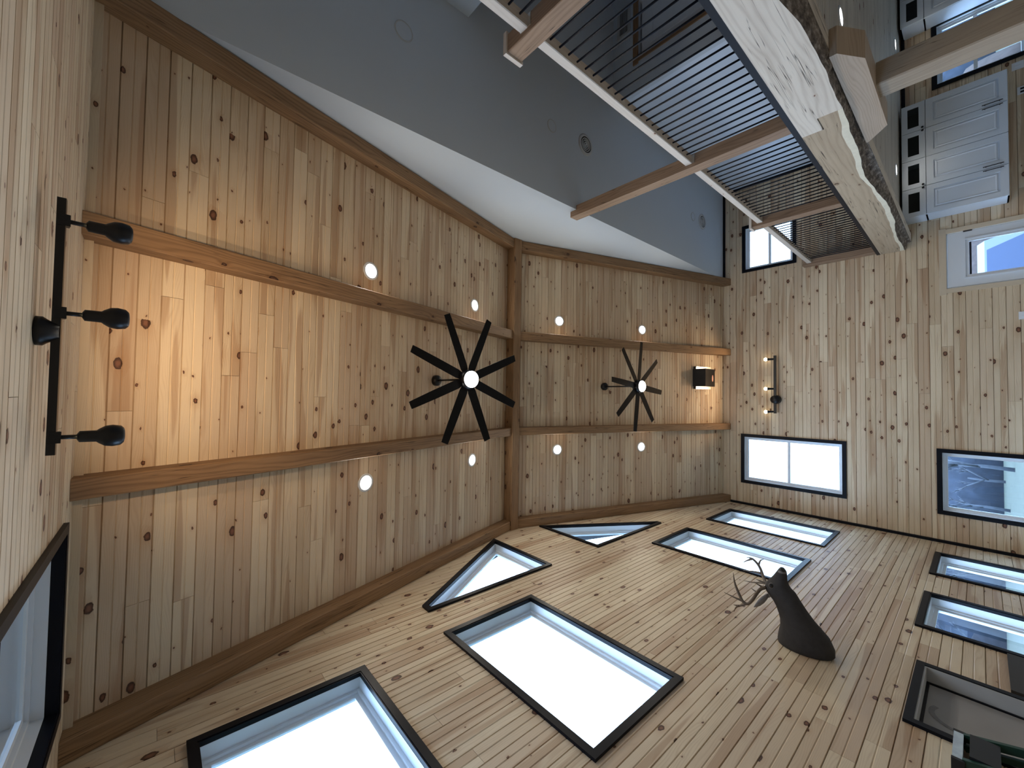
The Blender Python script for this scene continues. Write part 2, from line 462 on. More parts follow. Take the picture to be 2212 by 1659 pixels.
def clad(parent, mp, v0, v1, uL, uR, umin, umax, holes=(), breaks=(), w=BW, mat='pine_board', seed=1, lens=(1.1, 3.4), thick=0.018):
    rg = random.Random(seed); v = v0; k = 0
    while v < v1 - 0.01:
        ve = min(v + w, v1)
        pts = sorted({round(v + p * w, 6) for p, _ in PROF if v + p * w < ve} | {round(ve, 6)} |
                     {round(pv, 6) for h in holes for _, pv in h if v < pv < ve} | {round(pv, 6) for pv in breaks if v < pv < ve})
        def dep(x):
            t = (x - v) / w
            for (p, d), (q, e) in zip(PROF, PROF[1:]):
                if p - 1e-6 <= t <= q + 1e-6: return d + (e - d) * (t - p) / (q - p)
            return 0.0
        joints = [umin - 1]
        x = umin + rg.uniform(0.3, lens[1])
        while x < umax - 0.35:
            joints.append(x); x += rg.uniform(*lens)
        joints.append(umax + 1)
        strips = []
        for a, b in zip(pts, pts[1:]):
            if b - a < 1e-5: continue
            e = min(1e-4, (b - a) * 0.2)
            sa, sb = spans(uL, uR, holes, a + e), spans(uL, uR, holes, b - e)
            if len(sa) != len(sb):
                sa = sb = spans(uL, uR, holes, 0.5 * (a + b))
            strips.append((a, b, list(zip(sa, sb))))
        for j0, j1 in zip(joints, joints[1:]):
            mb = MB(); off = (rg.random() * 80, rg.random() * 80)
            for i, (a, b, sg) in enumerate(strips):
                strip_mesh(mb, mp, a, b, sg, dep(a), dep(b), -thick, off, (j0 + 0.0012, j1 - 0.0012), i == 0, i == len(strips) - 1, v)
            if mb.f: build('board', mb, mat, parent)
        v = ve; k += 1

def backing(name, mp, v0, v1, uL, uR, holes, breaks, mat, d0, d1, kind='structure'):
    """solid wall panel behind the boards, with its openings"""
    vs = sorted({round(x, 6) for x in [v0, v1, *breaks] + [pv for h in holes for _, pv in h] if v0 <= x <= v1})
    mb = MB()
    for a, b in zip(vs, vs[1:]):
        if b - a < 1e-4: continue
        sa, sb = spans(uL, uR, holes, a + 1e-4), spans(uL, uR, holes, b - 1e-4)
        if len(sa) != len(sb): sa = sb = spans(uL, uR, holes, 0.5 * (a + b))
        for (a0, a1), (b0, b1) in zip(sa, sb):
            P = [mp(a0, a, d0), mp(a1, a, d0), mp(b1, b, d0), mp(b0, b, d0)]
            Q = [mp(a0, a, d1), mp(a1, a, d1), mp(b1, b, d1), mp(b0, b, d1)]
            mb.face(P); mb.face(list(reversed(Q)))
            for i in range(4):
                j = (i + 1) % 4; mb.face([P[j], P[i], Q[i], Q[j]])
    return build(name, mb, mat, kind=kind)

def rect(u0, u1, v0, v1): return [(u0, v0), (u1, v0), (u1, v1), (u0, v1)]
def inset(poly, d):
    """offset a convex polygon (counter-clockwise) inwards by d"""
    n = len(poly); L = []
    for i in range(n):
        (x0, y0), (x1, y1) = poly[i], poly[(i + 1) % n]
        l = math.hypot(x1 - x0, y1 - y0); nx, ny = -(y1 - y0) / l, (x1 - x0) / l
        L.append((nx, ny, nx * x0 + ny * y0 + d))
    out = []
    for i in range(n):
        a, b = L[i - 1], L[i]; det = a[0] * b[1] - a[1] * b[0]
        out.append(((a[2] * b[1] - b[2] * a[1]) / det, (a[0] * b[2] - b[0] * a[2]) / det))
    return out

gable_map = lambda u, v, d: (XL + d, u, v)
far_map = lambda u, v, d: (u, YF - d, v)
near_map = lambda u, v, d: (u, YN + d, v)

# window openings: outer outline of the black casing, wall coordinates (along the wall, height)
G_WIN = [rect(0.217, 1.417, 1.65, 3.50), rect(2.195, 3.385, 1.65, 3.49), rect(6.085, 7.285, 1.645, 3.50), rect(8.105, 9.245, 1.66, 3.515)]
G_TRI = [[(2.28, 3.93), (4.21, 3.93), (4.21, 5.225), (2.28, 4.074)], [(5.258, 3.94), (7.19, 3.94), (7.19, 4.03), (5.258, 5.235)]]
G_LOW = [rect(8.03, 9.22, -1.15, 0.482), rect(6.07, 7.22, -1.15, 0.478)]
G_NICHE = rect(4.21, 5.25, -1.15, 0.402)
F_UP = rect(-1.88, -0.786, 1.69, 3.557); F_LOW = rect(-1.887, -0.792, -1.0, 0.491)
F_LOFT = rect(2.862, 3.93, 2.485, 3.53); F_KIT = rect(5.40, 6.565, -0.62, 0.485)
F_DOOR = rect(1.90, 2.835, ZF, 0.345)
N_UP = rect(-1.945, -0.80, 1.69, 3.60)
CW = 0.055      # casing width

gl = lambda v: YN if v <= ZE else YN + (v - ZE) / SL
gr = lambda v: YF if v <= ZE else YF - (v - ZE) / SL
g_holes = [inset(p, 0.03) for p in G_WIN + G_TRI + G_LOW + [G_NICHE]]
f_holes = [inset(p, 0.03) for p in (F_UP, F_LOW, F_LOFT, F_KIT)] + [rect(1.89, 2.845, ZF - 0.1, 0.355)]
n_holes = [inset(N_UP, 0.03)]

wl = backing('wall_left', gable_map, ZF, ZR, gl, gr, g_holes, [ZE], 'sheathing', -0.019, -0.15)
clad(wl, gable_map, ZF, ZR - 0.02, gl, gr, YN, YF, g_holes, [ZE], seed=11, lens=(1.2, 3.6))
cU0, cU1 = (lambda v: XL), (lambda v: XR)
wf = backing('wall_far', far_map, ZF, ZE + 0.15, cU0, cU1, f_holes, [], 'sheathing', -0.019, -0.15)
clad(wf, far_map, ZF, ZE + 0.01, cU0, cU1, XL, XR, f_holes, [], seed=23, lens=(1.3, 4.0))
wn = backing('wall_near', near_map, ZF, ZE + 0.15, cU0, cU1, n_holes, [], 'sheathing', -0.019, -0.15)
clad(wn, near_map, 0.0, ZE + 0.01, cU0, lambda v: 4.3, XL, 4.3, n_holes, [], seed=37, lens=(1.3, 4.0))

# sloped ceiling: two slopes, boards along the ridge
ns = math.hypot(1, SL)
near_roof = lambda u, v, d: (u, YN + v / ns + d * SL / ns, ZE + SL * v / ns - d / ns)
far_roof = lambda u, v, d: (u, YF - v / ns - d * SL / ns, ZE + SL * v / ns - d / ns)
SLOPE = (YR - YN) * ns
mb = MB()
for mp in (near_roof, far_roof):
    P = [mp(XL - 0.15, -0.3, -0.019), mp(XW + 0.1, -0.3, -0.019), mp(XW + 0.1, SLOPE, -0.019), mp(XL - 0.15, SLOPE, -0.019)]
    Q = [mp(XL - 0.15, -0.3, -0.15), mp(XW + 0.1, -0.3, -0.15), mp(XW + 0.1, SLOPE + 0.05, -0.15), mp(XL - 0.15, SLOPE + 0.05, -0.15)]
    mb.face(P); mb.face(list(reversed(Q)))
    for i in range(4): mb.face([P[(i + 1) % 4], P[i], Q[i], Q[(i + 1) % 4]])
cl = build('ceiling', mb, 'sheathing', kind='structure')
rU1 = lambda v: XW
clad(cl, near_roof, 0.0, SLOPE, cU0, rU1, XL, XW, seed=41, lens=(1.4, 3.6))
clad(cl, far_roof, 0.0, SLOPE, cU0, rU1, XL, XW, seed=53, lens=(1.4, 3.6))

# drywall: gable triangle above the loft edge, flat ceiling, loft partitions, right-hand end
mb = MB()
tri = [(YN, ZC), (YF, ZC), (YF, ZE), (YR, ZR), (YN, ZE)]
mb.prism([(a, b) for a, b in tri], (XW, 0, 0), (XW + 0.09, 0, 0), (0, 1, 0), (0, 0, 1))
build('wall_gable_drywall', mb, 'drywall', kind='structure')
build('ceiling', MB().box(XW, XR + 0.1, YN - 0.1, YF + 0.1, ZC + 0.001, ZC + 0.12), 'drywall', kind='structure')
PX, PY = 4.84, 5.56            # corner of the loft room
LD = (5.36, 6.30)              # doorway in its front wall
mb = MB().box(PX, LD[0], PY, PY + 0.1, ZL, ZC).box(LD[1], XR, PY, PY + 0.1, ZL, ZC).box(LD[0], LD[1], PY, PY + 0.1, 3.47, ZC)
build('wall_loft_front', mb, 'drywall', kind='structure')
build('wall_loft_side', MB().box(PX, PX + 0.1, PY + 0.1, YF - 0.02, ZL, ZC), 'drywall_lit', kind='structure')
build('wall_loft_stair', MB().box(4.48, 4.58, YN, 2.66, ZL, ZC), 'drywall', kind='structure')
build('wall_right', MB().box(XR, XR + 0.1, YN, YF, ZF, ZC), 'drywall', kind='structure')
build('floor', MB().box(XL - 0.1, XR + 0.1, YN - 0.1, YF + 0.1, ZF - 0.1, ZF), 'floor_board', kind='structure')
# loft deck with the board ceiling underneath
deck = build('floor_loft', MB().box(2.78, XR, YN, YF - 0.02, ZU + 0.02, ZL), 'sheathing', kind='structure')
under_map = lambda u, v, d: (u, v, ZU + 0.001 - d)
clad(deck, under_map, YN, YF - 0.02, lambda v: 3.0, cU1, 3.0, XR, w=0.14, mat='whitewashed_board', seed=61, lens=(2.0, 5.0), thick=0.016)

# roof overhang outside the window wall and the eaves, seen through the glass
mb = MB()
for mp, s_ in ((near_roof, -1), (far_roof, 1)):
    for (x0, x1, v0, v1) in ((XL - 0.46, XL - 0.16, -0.5, SLOPE), (XL - 0.46, XR, -0.5, -0.19)):
        P = [mp(x0, v0, 0.0), mp(x1, v0, 0.0), mp(x1, v1, 0.0), mp(x0, v1, 0.0)]; Q = [mp(x0, v0, -0.15), mp(x1, v0, -0.15), mp(x1, v1, -0.15), mp(x0, v1, -0.15)]
        mb.face(P); mb.face(list(reversed(Q)))
        for i in range(4): mb.face([P[(i + 1) % 4], P[i], Q[i], Q[(i + 1) % 4]])
build('roof_overhang', mb, 'soffit', kind='structure')

# ------------------------------------------------------------------ windows
WN = [0]
def ring_parts(poly, d_in, mp, dep0, dep1, name, mat, parent):
    inn = inset(poly, d_in); n = len(poly)
    for i in range(n):
        j = (i + 1) % n
        q = [poly[i], poly[j], inn[j], inn[i]]
        P = [mp(*c, dep1) for c in q]; Q = [mp(*c, dep0) for c in q]
        mb = MB(); mb.face(P); mb.face(list(reversed(Q)))
        for a in range(4):
            b = (a + 1) % 4; mb.face([P[b], P[a], Q[a], Q[b]])
        build(name, mb, mat, parent, weld=True)
    return inn
def ring_mesh(poly, inn, mp, dep0, dep1, mb):
    n = len(poly)
    for i in range(n):
        j = (i + 1) % n
        q = [poly[i], poly[j], inn[j], inn[i]]
        P = [mp(*c, dep1) for c in q]; Q = [mp(*c, dep0) for c in q]
        mb.face(P); mb.face(list(reversed(Q)))
        mb.face([P[1], P[0], Q[0], Q[1]]); mb.face([P[3], P[2], Q[2], Q[3]])
    return mb
def window(outer, mp, rail=None, proud=0.024, reveal=0.125, fw=0.05, ret=0.016):
    """black casing pieces on the wall, white jamb lining, vinyl sash frame, glass pane(s); rail = height of a meeting rail"""
    WN[0] += 1
    op = inset(outer, CW)
    jl = inset(op, 0.012); sf = inset(jl, fw * 0.5); s2 = inset(sf, fw * 0.7)
    mb = ring_mesh(jl, sf, mp, -reveal - 0.03, -reveal + 0.02, MB())
    ring_mesh(sf, s2, mp, -reveal - 0.03, -reveal, mb)
    w = build('window_%d' % WN[0], mb, 'vinyl_white', kind='structure', weld=True)
    ring_parts(outer, CW, mp, -0.012, proud, 'casing', 'black_trim', w)
    ring_parts(op, 0.010, mp, -ret, proud - 0.006, 'casing_return', 'black_trim', w)
    ring_parts(op, 0.012, mp, -reveal - 0.02, -ret, 'jamb', 'vinyl_white', w)
    if rail is None:
        panes = [s2]
    else:
        us = [p[0] for p in s2]; vs = [p[1] for p in s2]
        a, b = min(us), max(us); h = 0.022
        panes = [rect(a, b, min(vs), rail - h), rect(a, b, rail + h, max(vs))]
        q = rect(a, b, rail - h, rail + h)
        P = [mp(*c, -reveal + 0.01) for c in q]; Q = [mp(*c, -reveal - 0.03) for c in q]
        mb = MB().face(P).face(list(reversed(Q)))
        for i in range(4): mb.face([P[(i + 1) % 4], P[i], Q[i], Q[(i + 1) % 4]])
        build('meeting_rail', mb, 'vinyl_white', w, weld=True)
    for p in panes:
        P = [mp(*c, -reveal - 0.012) for c in p]; Q = [mp(*c, -reveal - 0.016) for c in p]
        mb = MB().face(P)
        build('pane', mb, 'window_glass', w)
    return w
for p in G_WIN + G_TRI + G_LOW: window(p, gable_map)
window(F_UP, far_map, rail=2.655, reveal=0.08); window(F_LOW, far_map, reveal=0.08)
window(F_LOFT, far_map, rail=3.0, reveal=0.08); window(F_KIT, far_map, rail=-0.02, reveal=0.08)
window(N_UP, near_map, reveal=0.11, ret=0.036)

# glazed niche with a grey panel in the window wall
WN[0] += 1
op = inset(G_NICHE, CW); i2 = inset(op, 0.012); i3 = inset(i2, 0.02)
w = build('window_%d' % WN[0], ring_mesh(i2, i3, gable_map, -0.125, -0.105, MB()), 'black_trim', kind='structure', weld=True)
ring_parts(G_NICHE, CW, gable_map, -0.012, 0.024, 'casing', 'black_trim', w)
ring_parts(op, 0.012, gable_map, -0.13, 0.016, 'jamb', 'niche_jamb', w)
build('panel', MB().face([gable_map(*c, -0.115) for c in i3]), 'niche_grey', w)
mb = MB()
for k in range(14):
    a0, a1 = math.radians(60 + k * 9), math.radians(60 + (k + 1) * 9)
    q = [(4.75 + r_ * math.cos(a) * 0.9, 0.10 + r_ * math.sin(a)) for a, r_ in ((a0, 0.20), (a0, 0.165), (a1, 0.165), (a1, 0.20))]
    mb.face([gable_map(*c, -0.113) for c in q])
build('smudge', mb, 'niche_smudge', w)

# ------------------------------------------------------------------ door in the far wall
dr = build('door_1', MB().box(1.915, 2.04, YF - 0.005, YF + 0.04, ZF + 0.01, 0.33).box(2.70, 2.82, YF - 0.005, YF + 0.04, ZF + 0.01, 0.33)
           .box(2.04, 2.70, YF - 0.005, YF + 0.04, 0.145, 0.33).box(2.04, 2.70, YF - 0.005, YF + 0.04, ZF + 0.01, -1.2), 'door_paint', kind='structure')
for a in ((1.826, 1.90, ZF, 0.345), (2.835, 2.907, ZF, 0.345), (1.80, 2.925, 0.345, 0.43)):
    build('casing', MB().box(a[0], a[1], YF - 0.022, YF + 0.002, a[2], a[3]), 'pine_trim', dr)
for a in ((1.89, 1.912, ZF, 0.34), (2.823, 2.845, ZF, 0.34), (1.89, 2.845, 0.333, 0.355)):
    build('jamb', MB().box(a[0], a[1], YF - 0.004, YF + 0.12, a[2], a[3]), 'vinyl_white', dr)
gr_ = rect(2.04, 2.70, -1.2, 0.145); gi = inset(gr_, 0.055)
mb = ring_mesh(gr_, inset(gr_, 0.02), far_map, -0.02, 0.022, MB()); ring_mesh(inset(gr_, 0.02), gi, far_map, -0.02, 0.008, mb)
build('glazing_bead', mb, 'door_paint', dr, weld=True)
build('pane', MB().face([far_map(*c, -0.02) for c in gi]), 'window_glass', dr)
build('shade_rail', MB().box(2.10, 2.64, YF + 0.022, YF + 0.035, 0.06, 0.085), 'hinge_metal', dr)
build('hinge', MB().box(2.812, 2.838, YF - 0.016, YF - 0.003, 0.05, 0.15), 'hinge_metal', dr)

# ------------------------------------------------------------------ corner trims
TN = [0]
def trim(mb, mat):
    TN[0] += 1
    return build('trim_%d' % TN[0], mb, mat, kind='structure')
trim(MB().box(XL, XL + 0.045, YF - 0.045, YF - 0.001, ZF, ZE - 0.19), 'black_trim')          # gable / far corner
trim(MB().box(XW + 0.0, PX, YF - 0.035, YF - 0.001, ZC - 0.045, ZC), 'black_trim')            # far wall under flat ceiling
trim(MB().box(PX - 0.045, PX - 0.001, YF - 0.045, YF - 0.001, ZL, ZC - 0.05), 'black_trim')   # loft side wall / far wall
trim(MB().box(3.0, XR, YF - 0.03, YF - 0.001, ZU - 0.06, ZU - 0.012), 'black_trim')           # far wall under the loft
mb = MB().prism([(0, 0), (0.045, 0), (0.045, 0.012), (0.012, 0.06), (0, 0.06)], (XL, YN, ZE - 0.045), (XW, YN, ZE - 0.045), (0, 1, 0), (0, 0, 1))
trim(mb, 'pine_trim')                                                                          # near wall / ceiling

# ------------------------------------------------------------------ roof beams
BD = 0.185   # how far the beams hang below the boards
def slope_beam(x0, x1, near, label):
    ya, yb = (YN + 0.001, YR - 0.055) if near else (YF - 0.001, YR + 0.055)
    s = 1 if near else -1
    d = V((0, s * 1, SL)).normalized(); up = V((0, -s * SL, 1)).normalized()
    h = BD / ns
    xc = 0.5 * (x0 + x1)
    p0 = V((xc, ya, roof(ya))) - V((0, 0, BD / 2)); p1 = V((xc, yb, roof(yb))) - V((0, 0, BD / 2))
    mb = MB(); a, b, c = (x1 - x0) / 2, BD / 2, 0.008
    pr = [(-a + c, -b), (a - c, -b), (a, -b + c), (a, b), (-a, b), (-a, -b + c)]
    mb.prism(pr, p0, p1, V((1, 0, 0)), V((0, 0, 1)))
    return build('ceiling_beam', mb, 'beam_timber', label=label, cat='beam', group='timber beams under the sloped ceiling')
BX = ((XL + 0.001, XL + 0.15, 'along the top of the window wall'), (-0.712, -0.572, 'on the window side of the fans'), (1.0, 1.155, 'on the loft side of the fans'), (2.635, 2.795, 'along the white drywall gable'))
for x0, x1, w_ in BX:
    slope_beam(x0, x1, True, 'brown timber beam on the near slope %s' % w_)
    slope_beam(x0, x1, False, 'brown timber beam on the far slope %s' % w_)
mb = MB(); zb = 5.385
mb.prism([(-0.065, 0.01), (-0.055, 0), (0.095, 0), (0.105, 0.01), (0.105, 0.2), (-0.065, 0.2)], (XL + 0.001, YR - 0.02, zb), (XW - 0.002, YR - 0.02, zb), (0, 1, 0), (0, 0, 1))
build('ridge_beam', mb, 'beam_timber', label='brown timber ridge beam running across the room under the peak', cat='beam')

# ------------------------------------------------------------------ loft edge: live-edge header beams in two lengths with a scarf joint
TOPZ = 1.17
low_pts = [(-0.39, 0.86), (1.0, 0.85), (2.2, 0.87), (3.086, 0.855), (3.43, 0.814), (3.61, 0.80), (4.06, 0.80), (4.66, 0.805), (4.99, 0.803), (5.25, 0.824), (5.68, 0.826), (6.17, 0.87), (6.32, 0.87), (6.76, 0.848), (7.36, 0.801), (7.69, 0.795), (8.07, 0.801), (9.02, 0.859), (9.63, 0.849), (9.97, 0.845)]
def lowz(y):
    for (a, b), (c, d) in zip(low_pts, low_pts[1:]):
        if a <= y <= c:
            f = (y - a) / (c - a); f = f * f * (3 - 2 * f)
            return b + (d - b) * f
    return low_pts[-1][1]
def header(y0, y1, mat, label, lap):
    root = thing('header_beam', (2.85, 0.5 * (y0 + y1), 0.74), label, 'beam', 'live-edge beams carrying the loft')
    rg = random.Random(int(y0 * 10) + 5)
    N_ = 90; ys = [y0 + (y1 - y0) * k / N_ for k in range(N_ + 1)]
    def zlo(y): return lowz(y) + 0.004 * math.sin(y * 9) + 0.0025 * math.sin(y * 21 + 1)
    def top(y):      # half-lap cut of the scarf
        return TOPZ
    face, sap, bark, rest = MB(), MB(), MB(), MB()
    o = rg.random() * 30
    for ya, yb in zip(ys, ys[1:]):
        ta, tb = TOPZ, TOPZ; la, lb = zlo(ya), zlo(yb)
        if lap == 'first' and ya >= 4.68: la = lb = 0.995
        if lap == 'second' and yb <= 4.93: ta = tb = 0.985
        sw = 0.048 + 0.014 * math.sin(ya * 2.6) + 0.006 * math.sin(ya * 6.3); sw2 = 0.048 + 0.014 * math.sin(yb * 2.6) + 0.006 * math.sin(yb * 6.3)
        if lap == 'first': sw = sw2 = 0.0
        if sw > 0:
            face.face([(2.69, yb, lb + sw2), (2.69, ya, la + sw), (2.69, ya, ta), (2.69, yb, tb)], [(yb + o, lb), (ya + o, la), (ya + o, ta), (yb + o, tb)])
            sap.face([(2.69, yb, lb), (2.69, ya, la), (2.69, ya, la + sw), (2.69, yb, lb + sw2)])
        else:
            face.face([(2.69, yb, lb), (2.69, ya, la), (2.69, ya, ta), (2.69, yb, tb)], [(yb + o, lb), (ya + o, la), (ya + o, ta), (yb + o, tb)])
        # bark: wany edge rolling under, then the sawn underside and back
        R_ = lambda y, k: 0.012 * math.sin(y * 31 + k * 2.1) + 0.008 * math.sin(y * 71 + k)
        ba = [(2.69, ya, la), (2.735 + R_(ya, 1), ya, la - 0.022 + R_(ya, 2) * 0.5), (2.79 + R_(ya, 3), ya, la - 0.035), (2.82, ya, 0.765)]
        bb = [(2.69, yb, lb), (2.735 + R_(yb, 1), yb, lb - 0.022 + R_(yb, 2) * 0.5), (2.79 + R_(yb, 3), yb, lb - 0.035), (2.82, yb, 0.765)]
        if lap == 'first' and ya >= 4.68:
            rest.face([(2.69, ya, la), (2.69, yb, lb), (3.0, yb, lb), (3.0, ya, la)])
            rest.face([(3.0, ya, la), (3.0, yb, lb), (3.0, yb, tb), (3.0, ya, ta)])
        else:
            for k in range(3): bark.face([ba[k], bb[k], bb[k + 1], ba[k + 1]], None, True)
            rest.face([ba[3], bb[3], (2.96, yb, 0.765), (2.96, ya, 0.765)], [(ya, 2.82), (yb, 2.82), (yb, 2.96), (ya, 2.96)])
            rest.face([(2.96, ya, 0.765), (2.96, yb, 0.765), (3.0, yb, 0.80), (3.0, ya, 0.80)])
            rest.face([(3.0, ya, 0.80), (3.0, yb, 0.80), (3.0, yb, tb), (3.0, ya, ta)])
        rest.face([(2.69, yb, tb), (2.69, ya, ta), (3.0, ya, ta), (3.0, yb, tb)])
    for y, d in ((y0, 1), (y1, -1)):
        l = zlo(y); t = TOPZ
        if lap == 'first' and y == y1: l = 0.995
        if lap == 'second' and y == y0: t = 0.985
        pr = [(2.69, y, l), (2.735, y, l - 0.022), (2.79, y, l - 0.035), (2.82, y, 0.765), (2.96, y, 0.765), (3.0, y, 0.80), (3.0, y, t), (2.69, y, t)]
        if lap == 'first' and y == y1: pr = [(2.69, y, l), (3.0, y, l), (3.0, y, t), (2.69, y, t)]
        rest.face(pr if d > 0 else list(reversed(pr)))
    if lap == 'first': rest.face([(2.69, 4.68, 0.805), (2.82, 4.68, 0.765), (2.96, 4.68, 0.765), (3.0, 4.68, 0.80), (3.0, 4.68, 0.995), (2.69, 4.68, 0.995)])
    build('sawn_face', face, mat, root)
    if sap.f: build('sapwood_edge', sap, 'sapwood', root)
    build('bark_edge', bark, 'bark', root, weld=True)
    build('timber_core', rest, 'slab_oak', root)
    return root
header(YN + 0.005, 4.925, 'slab_oak', 'pale weathered live-edge beam of the loft, left of the scarf joint', 'first')
header(4.69, YF - 0.025, 'slab_heartwood', 'tan live-edge beam with white sapwood wave running to the far wall', 'second')

# corbel and the post that carries the joint
mb = MB(); cz0, cz1 = 0.573, 0.764
cp = [(3.99, cz1), (3.99, cz1 - 0.05), (4.21, cz0), (5.41, cz0), (5.63, cz1 - 0.02), (5.63, cz1)]
mb.prism(cp, (2.75, 0, 0), (2.98, 0, 0), (0, 1, 0), (0, 0, 1))
build('corbel', mb, 'corbel_oak', label='pale oak corbel with angled ends under the loft beam', cat='corbel')
mb = MB(); mb.bar((2.91, 4.86, ZF), (2.91, 4.86, cz0), 0.21, 0.24, up=(0, 1, 0), ch=0.01)
build('support_post', mb, 'grey_timber', label='square brown timber post under the loft corbel beside white cabinets', cat='post')

# loft railing
rl = thing('loft_railing', (2.8, 5.0, TOPZ), 'loft railing of thin black rods with timber posts and pale handrail', 'railing')
build('bottom_bar', MB().box(2.688, 2.86, 0.0, YF - 0.03, TOPZ + 0.001, TOPZ + 0.05), 'black_steel', rl)
NP = [(2.01, 2.42), (4.655, 4.05), (7.02, 2.34), (YF - 0.175, 2.34)]     # newel posts: y of the near face, height of the top
for i, (y, zt) in enumerate(NP):
    mb = MB()
    if i == 1:
        mb.box(2.71, 2.795, y, y + 0.15, TOPZ + 0.051, zt).box(2.795, 2.86, y, y + 0.15, TOPZ + 0.051, ZC - 0.002)
    else:
        mb.bar((2.785, y + 0.075, TOPZ + 0.051), (2.785, y + 0.075, zt), 0.15, 0.15, up=(0, 1, 0), ch=0.006)
    p = build('newel_post', mb, 'post_timber', rl)
    if i in (0, 2): build('post_cap', MB().box(2.695, 2.875, y - 0.015, y + 0.165, zt, zt + 0.035), 'handrail_timber', p)
RZ0, RZ1 = 2.185, 2.265
for a, b in ((0.0, NP[0][0]), (NP[0][0] + 0.15, NP[1][0]), (NP[1][0] + 0.15, NP[2][0]), (NP[2][0] + 0.15, NP[3][0])):
    mb = MB(); mb.bar((2.80, a + 0.001, 0.5 * (RZ0 + RZ1)), (2.80, b - 0.001, 0.5 * (RZ0 + RZ1)), 0.10, RZ1 - RZ0, ch=0.006)
    h = build('handrail', mb, 'handrail_timber', rl)
    if b < 5: build('rail_bracket', MB().box(2.752, 2.848, b - 0.006, b - 0.0012, RZ0 - 0.03, RZ1 + 0.004), 'bright_steel', h)
proto = None
y = 0.09
while y < YF - 0.2:
    if all(not (p - 0.03 < y < p + 0.18) for p, _ in NP):
        if proto is None:
            proto = build('baluster', MB().cyl((2.80, y, TOPZ + 0.05), (2.80, y, RZ0 + 0.01), 0.0085, n=8), 'black_steel', rl); py = y
        else: dup(proto, (0, y - py, 0), rl)
    y += 0.108

# added door leaf standing in for dim light, its casing and the return-air grille
ld = build('door_2_added', MB().box(LD[0] + 0.03, LD[1] - 0.03, PY + 0.05, PY + 0.09, ZL + 0.01, 3.44), 'door_paint', kind='structure')
for a in ((LD[0] - 0.075, LD[0], ZL, 3.47), (LD[1], LD[1] + 0.075, ZL, 3.47), (LD[0] - 0.11, LD[1] + 0.11, 3.47, 3.555)):
    build('casing', MB().box(a[0], a[1], PY - 0.022, PY - 0.001, a[2], a[3]), 'beam_timber', ld)
for a in ((LD[0], LD[0] + 0.03, ZL, 3.47), (LD[1] - 0.03, LD[1], ZL, 3.47)):
    build('jamb', MB().box(a[0], a[1], PY, PY + 0.09, a[2], a[3]), 'door_paint', ld)
for zc in (1.75, 2.85):
    mb = ring_mesh(rect(5.5, 6.16, zc - 0.45, zc + 0.45), inset(rect(5.5, 6.16, zc - 0.45, zc + 0.45), 0.05), lambda u, v, d: (u, PY + 0.05 - d, v), 0, 0.01, MB())
    build('door_panel', mb, 'door_paint', ld, weld=True)
vt = thing('air_grille', (6.1, PY, 3.62), 'rectangular white air grille on the grey loft wall above the doorway', 'vent')
gm = lambda u, v, d: (u, PY - d, v)
g0 = rect(5.86, 6.34, 3.615, 3.855); g1 = inset(g0, 0.04)
build('frame', ring_mesh(g0, g1, gm, 0.001, 0.014, MB()), 'grille_white', vt, weld=True)
build('backing', MB().face([gm(*c, 0.002) for c in g1]), 'dark_void', vt)
for k in range(7):
    z = 3.665 + k * 0.024
    build('louver', MB().box(5.905, 6.295, PY - 0.011, PY - 0.004, z, z + 0.008), 'grille_white', vt)

# ------------------------------------------------------------------ kitchen cabinets on the far wall
CY = 9.66
def door_panel(root, x0, x1, z0, z1, glassy, hinge_left, name):
    m_ = lambda u, v, d: (u, CY - d, v)
    q = rect(x0 + 0.004, x1 - 0.004, z0 + 0.004, z1 - 0.004)
    fr = 0.075 if glassy else 0.085
    iq = inset(q, fr)
    mb = ring_mesh(q, iq, m_, 0.0, 0.02, MB())
    if not glassy:
        mb.face([m_(*c, 0.004) for c in inset(iq, 0.03)])
        ring_mesh(iq, inset(iq, 0.03), m_, 0.0, 0.004, mb)
    d = build(name, mb, 'cabinet_paint', root, weld=True)
    if glassy:
        build('pane', MB().face([m_(*c, 0.01) for c in iq]), 'cabinet_glass', d)
        kx = x1 - 0.028 if hinge_left else x0 + 0.028
        build('knob', MB().lathe((kx, CY - 0.02, z0 + 0.035), (0, -1, 0), [(0.006, 0), (0.006, 0.012), (0.016, 0.016), (0.016, 0.024), (0.008, 0.028)], 14), 'black_metal', d)
    else:
        r = inset(iq, 0.016); r2 = inset(iq, 0.05); r3 = inset(iq, 0.034)
        mb = MB()
        for (A_, da), (B_, db) in (((r, 0.004), (r3, 0.019)), ((r3, 0.019), (r2, 0.012))):
            for i in range(4):
                j = (i + 1) % 4; mb.face([m_(*A_[i], da), m_(*A_[j], da), m_(*B_[j], db), m_(*B_[i], db)])
        mb.face([m_(*c, 0.012) for c in r2])
        build('raised_panel', mb, 'cabinet_paint', d, weld=True)
        kx = x1 - 0.032 if hinge_left else x0 + 0.032
        build('handle', MB().cyl((kx, CY - 0.045, z0 + 0.05), (kx, CY - 0.045, z0 + 0.26), 0.006, n=10).cyl((kx, CY - 0.02, z0 + 0.08), (kx, CY - 0.045, z0 + 0.08), 0.005, n=8).cyl((kx, CY - 0.02, z0 + 0.23), (kx, CY - 0.045, z0 + 0.23), 0.005, n=8), 'black_metal', d)
